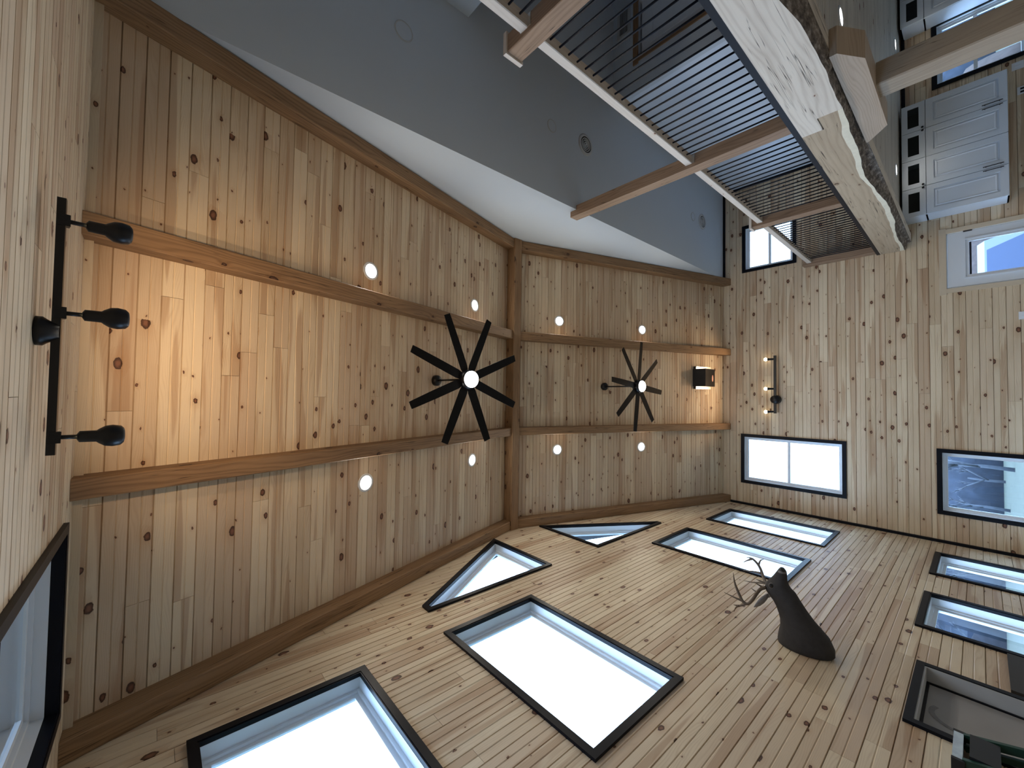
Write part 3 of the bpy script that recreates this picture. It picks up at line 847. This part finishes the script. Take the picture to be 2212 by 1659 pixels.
def cabinet(x0, x1, z0, z1, label, cols=2):
    t = thing('wall_cabinet', (0.5 * (x0 + x1), 9.83, z0), label, 'cabinet', 'white wall cabinets on the far wall')
    zs = z1 - 0.295
    mb = MB()
    mb.box(x0, x0 + 0.018, CY, YF - 0.002, z0, z1).box(x1 - 0.018, x1, CY, YF - 0.002, z0, z1).box(x0, x1, CY, YF - 0.002, z0, z0 + 0.018).box(x0, x1, CY, YF - 0.002, z1 - 0.018, z1).box(x0, x1, CY + 0.002, YF - 0.002, zs - 0.01, zs + 0.01)
    build('body', mb, 'cabinet_paint', t)
    build('back_panel', MB().box(x0 + 0.018, x1 - 0.018, YF - 0.02, YF - 0.004, z0 + 0.018, z1 - 0.018), 'cabinet_inside', t)
    w_ = (x1 - x0) / cols
    for c in range(cols):
        a = x0 + c * w_
        door_panel(t, a, a + w_, z0, zs, False, c % 2 == 0, 'door')
        door_panel(t, a, a + w_, zs, z1, True, c % 2 == 0, 'glass_door')
    return t
cabinet(3.14, 4.118, -0.335, 0.845, 'white double-door wall cabinet with small glass doors, nearest the entry door')
cabinet(4.12, 5.10, -0.335, 0.845, 'white double-door wall cabinet with small glass doors, beside the kitchen window')
cabinet(6.51, 7.48, -0.335, 0.845, 'white wall cabinet beyond the kitchen window, cut off by the frame')
for x, z, l in ((5.27, -0.45, 'white switch plate on the pine wall below the kitchen cabinets by the post'), (1.345, -0.47, 'white switch plate on the pine wall next to the entry door'), (4.86, -0.50, 'white outlet plate on the pine wall below the white cabinets')):
    t = thing('switch_plate', (x, YF, z - 0.06), l, 'switch')
    build('plate', MB().box(x - 0.06, x + 0.06, YF - 0.009, YF - 0.001, z - 0.06, z + 0.06), 'plate_white', t)
    for dx in (-0.025, 0.025): build('toggle', MB().box(x + dx - 0.014, x + dx + 0.014, YF - 0.013, YF - 0.009, z - 0.03, z + 0.03), 'vinyl_white' if z > -0.49 else 'dark_void', t)

# dark panel on the window wall
build('wall_panel', MB().box(XL + 0.001, XL + 0.03, 5.29, 6.03, -1.2, -0.14), 'dark_panel', label='dark brown panel fixed to the pine wall between two low windows', cat='panel')

# ------------------------------------------------------------------ recessed lights
def can_light(p, normal, label, mats='lamp_lens', r=0.105, watts=CAN_WATTS, group='recessed lights in the sloped ceiling'):
    p, d = V(p), V(normal).normalized()
    t = thing('recessed_light', p, label, 'light', group)
    build('trim_ring', MB().lathe(p, d, [(r * 0.78, -0.002), (r * 0.78, 0.008), (r, 0.004), (r, -0.006)], 28, caps=False), 'vinyl_white', t)
    build('lens', MB().lathe(p, d, [(r * 0.78, 0.0035), (0.0005, 0.0045)], 28, caps=False), mats, t)
    ld_ = bpy.data.lights.new('recessed_lamp', 'AREA'); ld_.shape = 'DISK'; ld_.size = r * 1.5; ld_.energy = watts; ld_.color = COOL
    lo = bpy.data.objects.new('recessed_lamp', ld_); COL.objects.link(lo); lo.parent = t
    lo.location = d * 0.014; lo.rotation_euler = d.to_track_quat('-Z', 'Y').to_euler()
nn, nf = V((0, SL, -1)).normalized(), V((0, -SL, -1)).normalized()
for x, y, l in ((1.433, 1.85, 'recessed light on the near slope, loft side, farther from the ridge beam'), (1.433, 3.797, 'recessed light on the near slope, loft side, just short of the ridge beam'),
                (-1.033, 1.85, 'recessed light on the near slope, window side, farther from the ridge beam'), (-1.033, 3.797, 'recessed light on the near slope, window side, just short of the ridge beam'),
                (1.442, 5.80, 'recessed light on the far slope, loft side, just past the ridge beam'), (1.43, 7.72, 'recessed light on the far slope, loft side, above the far fan blade'),
                (-1.02, 5.79, 'recessed light on the far slope, window side, just past the ridge beam'), (-1.039, 7.715, 'recessed light on the far slope, window side, nearer the far wall')):
    n_ = nn if y < YR else nf
    can_light(V((x, y, roof(y))) + n_ * 0.002, n_, l)
for x, y, l in ((3.863, 5.09, 'bright recessed light under the loft behind the corbel'), (6.07, 9.31, 'recessed light under the loft above the kitchen window'), (3.872, 9.24, 'recessed light under the loft above the cabinet nearest the door')):
    can_light((x, y, ZU - 0.001), (0, 0, -1), l, group='recessed lights under the loft', watts=0.9)

# unlit fittings and air vents in the flat ceiling
for x, y, r, l in ((3.817, 1.85, 0.105, 'unlit round recessed fitting in the grey ceiling nearest the camera'), (3.826, 4.11, 0.09, 'unlit round fitting in the grey ceiling beside the middle vent'), (3.835, 8.44, 0.09, 'unlit round fitting in the grey ceiling beside the far vent')):
    t = thing('ceiling_fitting', (x, y, ZC), l, 'light', 'unlit fittings in the flat ceiling')
    build('trim_ring', MB().lathe((x, y, ZC), (0, 0, -1), [(r * 0.86, 0.0), (r * 0.88, 0.006), (r, 0.004), (r, 0.0)], 28, caps=False), 'grille_white', t)
    build('lens', MB().lathe((x, y, ZC), (0, 0, -1), [(r * 0.87, 0.003), (0.0005, 0.003)], 28, caps=False), 'drywall', t)
for x, y, l in ((3.868, 4.86, 'round ringed air vent in the middle of the grey ceiling'), (3.85, 8.87, 'round ringed air vent in the grey ceiling near the far wall')):
    t = thing('ceiling_vent', (x, y, ZC), l, 'vent', 'round vents in the flat ceiling')
    build('flange', MB().lathe((x, y, ZC), (0, 0, -1), [(0.12, 0.012), (0.135, 0.018), (0.165, 0.004), (0.165, 0.0)], 32, caps=False), 'grille_white', t)
    build('duct', MB().lathe((x, y, ZC), (0, 0, -1), [(0.13, 0.002), (0.0005, 0.002)], 28, caps=False), 'dark_void', t)
    for r in (0.1, 0.07, 0.04):
        build('vent_ring', MB().lathe((x, y, ZC), (0, 0, -1), [(r - 0.012, 0.006), (r - 0.008, 0.016), (r + 0.006, 0.012), (r + 0.003, 0.006)], 28, caps=False), 'grille_white', t)
    build('vent_hub', MB().lathe((x, y, ZC), (0, 0, -1), [(0.018, 0.004), (0.018, 0.018), (0.0005, 0.02)], 16, caps=False), 'grille_white', t)

# ------------------------------------------------------------------ ceiling fans
def fan(x, y, zb, a0, label, n_):
    zc = roof(y)
    t = thing('ceiling_fan', (x, y, zb - 0.12), label, 'ceiling fan', 'black eight-blade ceiling fans')
    build('canopy', MB().lathe(V((x, y, zc)) + n_ * 0.0, n_, [(0.075, 0.0), (0.075, 0.045), (0.06, 0.07), (0.025, 0.085)], 28), 'black_metal', t)
    build('downrod', MB().cyl((x, y, zc - 0.05), (x, y, zb + 0.1), 0.013, n=14), 'black_metal', t)
    build('motor_housing', MB().lathe((x, y, zb - 0.07), (0, 0, 1), [(0.106, 0), (0.118, 0.01), (0.125, 0.05), (0.12, 0.1), (0.085, 0.15), (0.03, 0.18), (0.02, 0.21)], 32), 'black_metal', t)
    build('light_lens', MB().lathe((x, y, zb - 0.07), (0, 0, -1), [(0.104, 0.0), (0.104, 0.015), (0.09, 0.032), (0.05, 0.044), (0.0005, 0.048)], 32, caps=False), 'lamp_lens', t)
    ld_ = bpy.data.lights.new('fan_lamp', 'AREA'); ld_.shape = 'DISK'; ld_.size = 0.18; ld_.energy = FAN_WATTS; ld_.color = COOL
    lo = bpy.data.objects.new('fan_lamp', ld_); COL.objects.link(lo); lo.parent = t; lo.location = (0, 0, -0.005)
    pr = None
    for k in range(8):
        a = math.radians(a0 + 45 * k)
        d = V((math.cos(a), math.sin(a), 0)); s = V((-math.sin(a), math.cos(a), 0)); up = V((0, 0, 1))
        c = V((x, y, zb)); pit = 0.10
        mb = MB()
        def ring(r, w):
            cc = c + d * r; ss = (s + up * pit).normalized(); u2 = (up - s * pit).normalized()
            return [cc - ss * w / 2 - u2 * 0.004, cc + ss * w / 2 - u2 * 0.004, cc + ss * w / 2 + u2 * 0.004, cc - ss * w / 2 + u2 * 0.004]
        mb.loft([ring(0.10, 0.085), ring(0.17, 0.112), ring(0.5, 0.108), ring(0.78, 0.095), ring(0.845, 0.088)], smooth=False)
        bl = build('blade', mb, 'fan_blade_black', t, weld=True)
        build('blade_iron', MB().bar(c + d * 0.08 + up * 0.010, c + d * 0.22 + up * 0.010, 0.045, 0.008), 'black_metal', bl)
fan(0.193, 2.947, 4.23, 22.5, 'black eight-blade ceiling fan with lit globe on the near slope', nn)
fan(0.205, 6.80, 4.20, 7.0, 'black eight-blade ceiling fan with lit globe on the far slope', nf)

# ------------------------------------------------------------------ track lamp on the near wall: bar with three heads aimed outwards
t = thing('track_lamp', (0.25, YN, 2.58), 'long black bar lamp with three spot heads on the near wall', 'lamp')
by, bz = -0.335, 2.62
build('bar', MB().bar((-0.285, by, bz), (0.83, by, bz), 0.028, 0.028), 'black_metal', t)
build('canopy', MB().lathe((0.245, YN + 0.001, bz), (0, 1, 0), [(0.062, 0), (0.062, 0.02), (0.05, 0.035), (0.03, 0.07)], 28), 'black_metal', t)
for hx in (0.735, 0.33, -0.21):
    e = V((0.02 if hx > 0 else -0.02, 0.97, 0.22)).normalized()
    c = V((hx, by, bz))
    h = build('spot_head', MB().lathe(c + e * 0.075, e, [(0.012, 0), (0.025, 0.008), (0.026, 0.062), (0.033, 0.070), (0.046, 0.090), (0.050, 0.115), (0.046, 0.142), (0.036, 0.152)], 26, caps=False), 'black_metal', t)
    build('stem', MB().cyl(c, c + e * 0.08, 0.0095, n=12), 'black_metal', h)
    build('clamp', MB().bar(c - e * 0.012, c + e * 0.026, 0.05, 0.034, up=(0, 0, 1)), 'black_metal', h)
    build('bulb', MB().lathe(c + e * 0.195, e, [(0.033, 0), (0.03, 0.012), (0.0005, 0.02)], 20, caps=False), 'bulb_glow', h)
    ld_ = bpy.data.lights.new('track_spot', 'SPOT'); ld_.energy = TRACK_WATTS * 3.2; ld_.color = WARM; ld_.spot_size = math.radians(115); ld_.spot_blend = 0.9; ld_.shadow_soft_size = 0.03
    lo = bpy.data.objects.new('track_spot', ld_); COL.objects.link(lo); lo.parent = t
    q = c + e * 0.24; lo.location = q - V(ORG[t]); lo.rotation_euler = V((0, 0.6, 1)).to_track_quat('-Z', 'Y').to_euler()

# track lamp on the far wall: bulbs facing up
t = thing('track_lamp', (0.31, YF, 2.8), 'short black bar lamp with three glowing bulbs on the far wall', 'lamp')
fy, fz = 9.90, 2.855
build('bar', MB().bar((-0.30, fy, fz), (0.93, fy, fz), 0.034, 0.045), 'black_metal', t)
build('canopy', MB().lathe((-0.005, YF - 0.001, fz), (0, -1, 0), [(0.095, 0), (0.095, 0.03), (0.088, 0.07), (0.085, 0.125), (0.0005, 0.127)], 32, caps=False), 'black_metal', t)
for hx, sx in ((0.855, 0.0), (0.222, 0.0), (-0.262, -0.08)):
    c = V((hx, fy, fz + 0.02)); e = V((sx, -0.12, 1)).normalized()
    h = build('socket', MB().lathe(c, e, [(0.014, 0), (0.02, 0.02), (0.022, 0.085), (0.03, 0.11), (0.03, 0.12)], 20), 'black_metal', t)
    build('bulb', MB().lathe(c + e * 0.118, e, [(0.026, 0), (0.036, 0.022), (0.038, 0.04), (0.026, 0.062), (0.0005, 0.07)], 20, caps=False), 'bulb_glow', h)
    ld_ = bpy.data.lights.new('track_spot', 'SPOT'); ld_.energy = TRACK_WATTS * 2.2; ld_.color = WARM; ld_.spot_size = math.radians(110); ld_.spot_blend = 0.9; ld_.shadow_soft_size = 0.03
    lo = bpy.data.objects.new('track_spot', ld_); COL.objects.link(lo); lo.parent = t
    q = c + e * 0.2; lo.location = q - V(ORG[t]); lo.rotation_euler = V((0, -0.75, 1)).to_track_quat('-Z', 'Y').to_euler()

# ------------------------------------------------------------------ chimney support box on the far slope
cx, cy = 0.46, 9.37
t = thing('chimney_box', (cx, cy, roof(cy) - 0.2), 'black metal chimney support box with pink oval sticker on the ceiling', 'chimney box')
e1, e2 = V((1, 0, 0)), V((0, 1, -SL)).normalized()
c0 = V((cx, cy, roof(cy))) + nf * 0.004
P = lambda a, b, d: c0 + e1 * a + e2 * b + nf * d
mb = MB()
q = [(-0.255, -0.27), (0.255, -0.27), (0.255, 0.27), (-0.255, 0.27)]
mb.prism(q, c0, c0 + nf * 0.006, e1, e2)
build('trim_plate', mb, 'bright_steel', t)
zb_ = roof(cy) - 0.20
q4 = [(cx - 0.195, cy - 0.27), (cx + 0.195, cy - 0.27), (cx + 0.195, cy + 0.21), (cx - 0.195, cy + 0.21)]
T = [V((a, b, roof(b) + 0.0)) for a, b in q4]; Bm = [V((a, b, zb_)) for a, b in q4]
mb = MB()
for i in range(4): mb.face([T[i], T[(i + 1) % 4], Bm[(i + 1) % 4], Bm[i]])
mb.face(Bm)
bx_ = build('box', mb, 'black_metal', t, weld=True)
build('flange', MB().box(cx - 0.255, cx + 0.255, cy - 0.262, cy - 0.245, roof(cy - 0.25) - 0.06, roof(cy - 0.25) - 0.01), 'black_metal', t)
mb = MB()
pts = [(cx - 0.01 + 0.075 * math.cos(k * math.pi / 10), cy + 0.09 + 0.038 * math.sin(k * math.pi / 10), zb_ - 0.0015) for k in range(20)]
mb.face(list(reversed(pts)))
build('sticker', mb, 'pink_sticker', t)

# ------------------------------------------------------------------ deer shoulder mount on the window wall
t = thing('deer_mount', (XL, 4.70, 0.885), 'dark shoulder-mounted deer head with antlers on the pine window wall', 'deer head')
YD = 4.70
rings_d = [((-2.353, 1.335), (-2.353, 0.90), .15), ((-2.32, 1.335), (-2.335, 0.885), .165), ((-2.27, 1.328), (-2.285, 0.885), .17), ((-2.19, 1.312), (-2.197, 0.923), .155), ((-2.145, 1.315), (-2.15, 0.975), .135), ((-2.10, 1.326), (-2.095, 1.03), .118),
           ((-2.04, 1.349), (-2.005, 1.10), .098), ((-2.0, 1.375), (-1.935, 1.15), .088), ((-1.965, 1.408), (-1.872, 1.190), .085), ((-1.93, 1.437), (-1.842, 1.226), .082), ((-1.885, 1.450), (-1.818, 1.243), .079), ((-1.84, 1.436), (-1.797, 1.250), .070), ((-1.80, 1.408), (-1.775, 1.256), .056),
           ((-1.765, 1.382), (-1.752, 1.258), .050), ((-1.73, 1.360), (-1.728, 1.258), .047), ((-1.70, 1.343), (-1.704, 1.260), .046), ((-1.678, 1.330), (-1.686, 1.266), .042), ((-1.662, 1.314), (-1.670, 1.278), .027)]
R_ = []
for i, (b_, f_, hw) in enumerate(rings_d):
    r = []
    for k in range(24):
        a = 2 * math.pi * k / 24
        s_ = math.cos(a); l_ = math.sin(a)
        tt = 0.5 - 0.5 * s_          # 0 at the back of the neck, 1 at the throat
        wl = hw * l_ * (1.0 - 0.22 * s_ if 6 < i < 13 else 1.0 + (0.12 * s_ if i < 4 else 0))
        if i >= 13: wl *= 1.0
        r.append((b_[0] + (f_[0] - b_[0]) * tt, YD + wl, b_[1] + (f_[1] - b_[1]) * tt))
    R_.append(r)
body = build('head_and_neck', MB().loft(R_), 'deer_hair', t)
mm = MB().loft([[(p[0] + 0.0, YD + (p[1] - YD) * 1.04, p[2] - 0.001) for p in R_[i]] for i in (15, 16)] , caps=False)
build('muzzle_band', mm, 'deer_muzzle', t)
build('nose', MB().loft([[(p[0] + 0.002, YD + (p[1] - YD) * 1.05, p[2]) for p in R_[16]], [(p[0] + 0.004, YD + (p[1] - YD) * 1.05, p[2] + 0.001) for p in R_[17]], [(-1.656, YD + (p[1] - YD) * 0.4, 1.297 + (p[2] - 1.297) * 0.4) for p in R_[17]]]), 'deer_nose', t)
for sd in (-1, 1):
    ec = V((-1.842, YD + sd * 0.066, 1.372)); en = V((0.25, sd, 0.12)).normalized()
    build('eye_ring', MB().lathe(ec, en, [(0.030, -0.014), (0.027, 0.004), (0.018, 0.009)], 18, caps=False), 'deer_eyering', t)
    build('eye', MB().lathe(ec, en, [(0.0205, 0.0), (0.0195, 0.009), (0.012, 0.016), (0.0005, 0.018)], 16, caps=False), 'deer_eye', t)
    # ear: cupped leaf
    e0 = V((-1.948, YD + sd * 0.052, 1.408)); e1_ = V((-2.035, YD + sd * 0.185, 1.475)); ax = (e1_ - e0); L_ = ax.length; ax.normalize()
    cr = ax.cross(V((0.55, -sd * 0.6, 0.45))).normalized(); nr = cr.cross(ax)
    rr = []
    for f_, w_ in ((0, .026), (.15, .042), (.4, .055), (.65, .05), (.85, .03), (1, .005)):
        cc = e0 + ax * (L_ * 1.15 * f_)
        rr.append([cc + cr * (w_ * math.cos(a)) + nr * ((0.010 if math.sin(a) > 0 else 0.022) * w_ / .05 * math.sin(a)) for a in [2 * math.pi * k / 12 for k in range(12)]])
    build('ear', MB().loft(rr), 'deer_ear', t)
def smooth_path(pts, m=4):
    P = [V(p) for p in pts]; P = [P[0] * 2 - P[1]] + P + [P[-1] * 2 - P[-2]]; out = []
    for a, b, c, d in zip(P, P[1:], P[2:], P[3:]):
        for k in range(m):
            t_ = k / m
            out.append(0.5 * ((2 * b) + (c - a) * t_ + (2 * a - 5 * b + 4 * c - d) * t_ ** 2 + (3 * b - a - 3 * c + d) * t_ ** 3))
    return out + [P[-2]]
def antler(name, main, tines, r0, mat):
    main = smooth_path(main); tines = [smooth_path(tn) for tn in tines]
    mb = MB()
    mb.tube(main, [r0 * (1 - 0.35 * k / (len(main) - 1)) * min(1.0, 0.22 + (len(main) - 1 - k) * 0.14) for k in range(len(main))], 8)
    a = build(name, mb, mat, t)
    for tn in tines:
        build('tine', MB().tube(tn, [r0 * 0.72 * (1 - 0.80 * k / (len(tn) - 1)) for k in range(len(tn))], 7), mat, a)
antler('antler', [(-1.89, 4.665, 1.435), (-1.91, 4.63, 1.47), (-1.945, 4.57, 1.487), (-1.99, 4.53, 1.505), (-2.04, 4.50, 1.54), (-2.035, 4.495, 1.58), (-1.998, 4.50, 1.61), (-1.886, 4.50, 1.66), (-1.79, 4.52, 1.685)],
       [[(-2.03, 4.497, 1.585), (-2.015, 4.48, 1.66), (-2.0, 4.475, 1.755)], [(-2.04, 4.50, 1.545), (-2.075, 4.485, 1.60), (-2.105, 4.475, 1.64), (-2.155, 4.47, 1.66)], [(-2.085, 4.482, 1.615), (-2.09, 4.475, 1.665)],
        [(-1.925, 4.61, 1.475), (-1.94, 4.615, 1.51), (-1.925, 4.62, 1.55)], [(-1.895, 4.655, 1.455), (-1.878, 4.645, 1.49), (-1.866, 4.64, 1.525)]], 0.017, 'antler')
antler('antler', [(-1.885, 4.74, 1.44), (-1.89, 4.80, 1.478), (-1.835, 4.85, 1.521), (-1.79, 4.865, 1.545), (-1.75, 4.87, 1.575), (-1.712, 4.865, 1.625), (-1.712, 4.85, 1.683)],
       [[(-1.765, 4.868, 1.563), (-1.71, 4.87, 1.545), (-1.68, 4.86, 1.51)], [(-1.715, 4.865, 1.625), (-1.745, 4.86, 1.67), (-1.775, 4.85, 1.708)], [(-1.83, 4.85, 1.525), (-1.84, 4.855, 1.61), (-1.862, 4.85, 1.704)],
        [(-1.89, 4.78, 1.468), (-1.93, 4.80, 1.58), (-1.955, 4.82, 1.69)], [(-1.885, 4.76, 1.455), (-1.875, 4.75, 1.51), (-1.868, 4.74, 1.545)]], 0.017, 'antler_pale')

# ------------------------------------------------------------------ folded step ladder leaning on the window wall
t = thing('step_ladder', (-2.1, 4.04, ZF), 'folded green step ladder with silvery top leaning on the pine wall', 'ladder')
ly0, ly1, lz = 3.877, 4.204, 0.143
build('top_cap', MB().box(-2.345, -2.252, ly0 + 0.012, ly1 - 0.012, lz - 0.046, lz), 'ladder_cap_lit', t)
for y in (ly0, ly1): build('cap_end', MB().box(-2.348, -2.25, y - 0.012, y + 0.012, lz - 0.055, lz + 0.003), 'ladder_black', t)
lm = 0.5 * (ly0 + ly1)
for s_ in (-1, 1):
    for g, nm in ((0, 'front_rail'), (1, 'rear_rail')):
        top_ = V((-2.27 - 0.055 * g, lm + s_ * (0.145 - 0.02 * g), lz - 0.05)); bot = V((-1.88 - 0.07 * g, lm + s_ * (0.235 - 0.03 * g), ZF + 0.012))
        r_ = build(nm, MB().bar(top_, bot, 0.026, 0.05 - 0.012 * g, up=(1, 0, 0)), 'ladder_green', t)
        build('foot', MB().bar(bot + V((0, 0, 0.06)), bot + V((0, 0, -0.011)), 0.036, 0.055, up=(1, 0, 0)), 'ladder_black', r_)
for k in range(1, 6):
    f_ = k / 6.0; c_ = V((-2.27 + 0.39 * f_, lm, lz - 0.05 + (ZF - lz + 0.05) * f_)); hw = 0.145 + 0.09 * f_
    build('step', MB().bar(c_ - V((0, hw, 0)), c_ + V((0, hw, 0)), 0.08, 0.028), 'ladder_black', t)
    build('brace', MB().bar(c_ - V((0.075, hw - 0.02, 0)), c_ + V((-0.075, hw - 0.02, 0)), 0.02, 0.025), 'aluminium', t)
build('bucket_shelf', MB().bar(V((-2.235, lm - 0.13, lz - 0.14)), V((-2.235, lm + 0.13, lz - 0.14)), 0.03, 0.13), 'ladder_black', t)

# ------------------------------------------------------------------ outdoors
build('lawn', MB().face([(-120, -80, -2.0), (120, -80, -2.0), (120, 160, -2.0), (-120, 160, -2.0)]), 'lawn', label='pale lawn stretching away outside the far windows', cat='lawn', kind='stuff')
def bare_tree(seed):
    rg = random.Random(seed); mb = MB()
    def grow(p, d, L_, r, lv):
        q = p + d * L_
        mb.tube([p, p + d * L_ * 0.5 + V((rg.uniform(-.1, .1), rg.uniform(-.1, .1), 0)) * L_ * 0.3, q], [r, r * 0.85, r * 0.68], 5)
        if lv == 0: return
        for _ in range(3 if lv > 1 else 4):
            a = rg.uniform(0, 6.28); k = rg.uniform(0.35, 0.75)
            nd = (d + V((math.cos(a), math.sin(a), 0.15)) * k).normalized()
            grow(p + d * L_ * rg.uniform(0.45, 1.0), nd, L_ * rg.uniform(0.55, 0.75), r * 0.55, lv - 1)
    grow(V((0, 0, 0)), V((0, 0, 1)), 3.6, 0.2, 3)
    return mb
rg = random.Random(4)
tp = []
for k in range(3):
    mb = bare_tree(20 + k); mb.v = [(x - 6 + k * 2.1, y + 58 + k * 3, z - 2.05) for x, y, z in mb.v]
    tp.append(build('bare_tree', mb, 'hazy_bark', label='bare haze-tinted tree in the row beyond the lawn', cat='tree', group='bare trees beyond the lawn'))
for k in range(22):
    s_ = tp[k % 3]
    c = s_.copy(); COL.objects.link(c)
    x = -52 + k * 2.5 + (9 if k > 17 else 0); y = 58 + 11 * (k % 3) + rg.uniform(-1, 1)
    c.location = (x, y, s_.location.z); c.rotation_euler = (0, 0, rg.uniform(0, 6.28)); sc_ = rg.uniform(0.75, 1.15); c.scale = (sc_, sc_, sc_)
# white pickup seen through the entry door
t = thing('parked_car', (3.1, 16.2, -2.0), 'white car with painted-in shade parked outside, seen through the entry door glass', 'car')
side = [(13.4, -1.45), (13.45, -0.98), (14.6, -0.80), (15.35, -0.12), (15.7, 0.0), (17.4, 0.0), (18.2, -0.25), (18.6, -0.9), (18.6, -1.45)]
mb = MB(); mb.prism(side, (2.15, 0, 0), (4.0, 0, 0), (0, 1, 0), (0, 0, 1)); build('body', mb, 'car_white_shaded', t)
mb = MB(); mb.face([(2.3, 14.66, -0.745), (3.85, 14.66, -0.745), (3.75, 15.30, -0.155), (2.4, 15.30, -0.155)]); build('windshield', mb, 'car_glass', t)
mb = MB(); mb.box(2.3, 3.85, 14.45, 14.62, -0.805, -0.775); build('cowl', mb, 'car_dark', t)
mb = MB(); mb.box(2.5, 3.65, 13.385, 13.43, -1.25, -1.05); build('grille', mb, 'car_dark', t)
mb = MB(); mb.face([(2.145, 15.3, -0.75), (2.145, 15.6, -0.16), (2.145, 17.6, -0.16), (2.145, 18.0, -0.75)]); build('side_window', mb, 'car_dark', t)
for wy in (14.3, 17.6):
    for wx_ in (2.2, 3.95): build('wheel', MB().cyl((wx_ - 0.1, wy, -1.65), (wx_ + 0.1, wy, -1.65), 0.35, n=20), 'car_dark', t)
t = thing('neighbour_house', (9, 48, -2), 'white house with dark roof far beyond the parked car', 'house')
build('walls', MB().box(4, 16, 46, 54, -2.0, 1.6), 'house_siding', t)
mb = MB(); mb.prism([(45.4, 1.6), (54.6, 1.6), (50, 4.2)], (3.5, 0, 0), (16.5, 0, 0), (0, 1, 0), (0, 0, 1)); build('roof', mb, 'house_roof', t)
for x in (5.5, 8.5, 12): build('window', MB().box(x, x + 1.1, 45.95, 46.01, -0.6, 0.8), 'car_glass', t)
mb = MB(); rg = random.Random(9)
rr = []
for k in range(25):
    x = 2.0 + k * 0.7; h = 1.6 + rg.uniform(-0.25, 0.3); w_ = 0.8 + rg.uniform(-.15, .2)
    rr.append([(x, 34 + w_ * math.cos(a), -2.0 + max(0, h * 1.6 * math.sin(a))) for a in [math.pi * j / 9 for j in range(10)]])
mb.loft(rr); build('hedge', mb, 'hedge_brown', label='long brown hedge in front of the white house', cat='hedge')

# wooded rise behind the bare trees
rg = random.Random(12); rr = []
for k in range(70):
    x = -150 + k * 4.0; h = 13.5 + 2.2 * math.sin(k * 0.7) + rg.uniform(-1.5, 1.5)
    rr.append([(x, 96 - 10 * math.cos(a) * (1 if math.cos(a) > 0 else 2), -2.05 + max(0.0, h * math.sin(a))) for a in [math.pi * j / 8 for j in range(9)]])
build('wooded_ridge', MB().loft(rr), 'far_wood', label='blue-grey wooded ridge on the skyline past the lawn', cat='woods', kind='stuff')
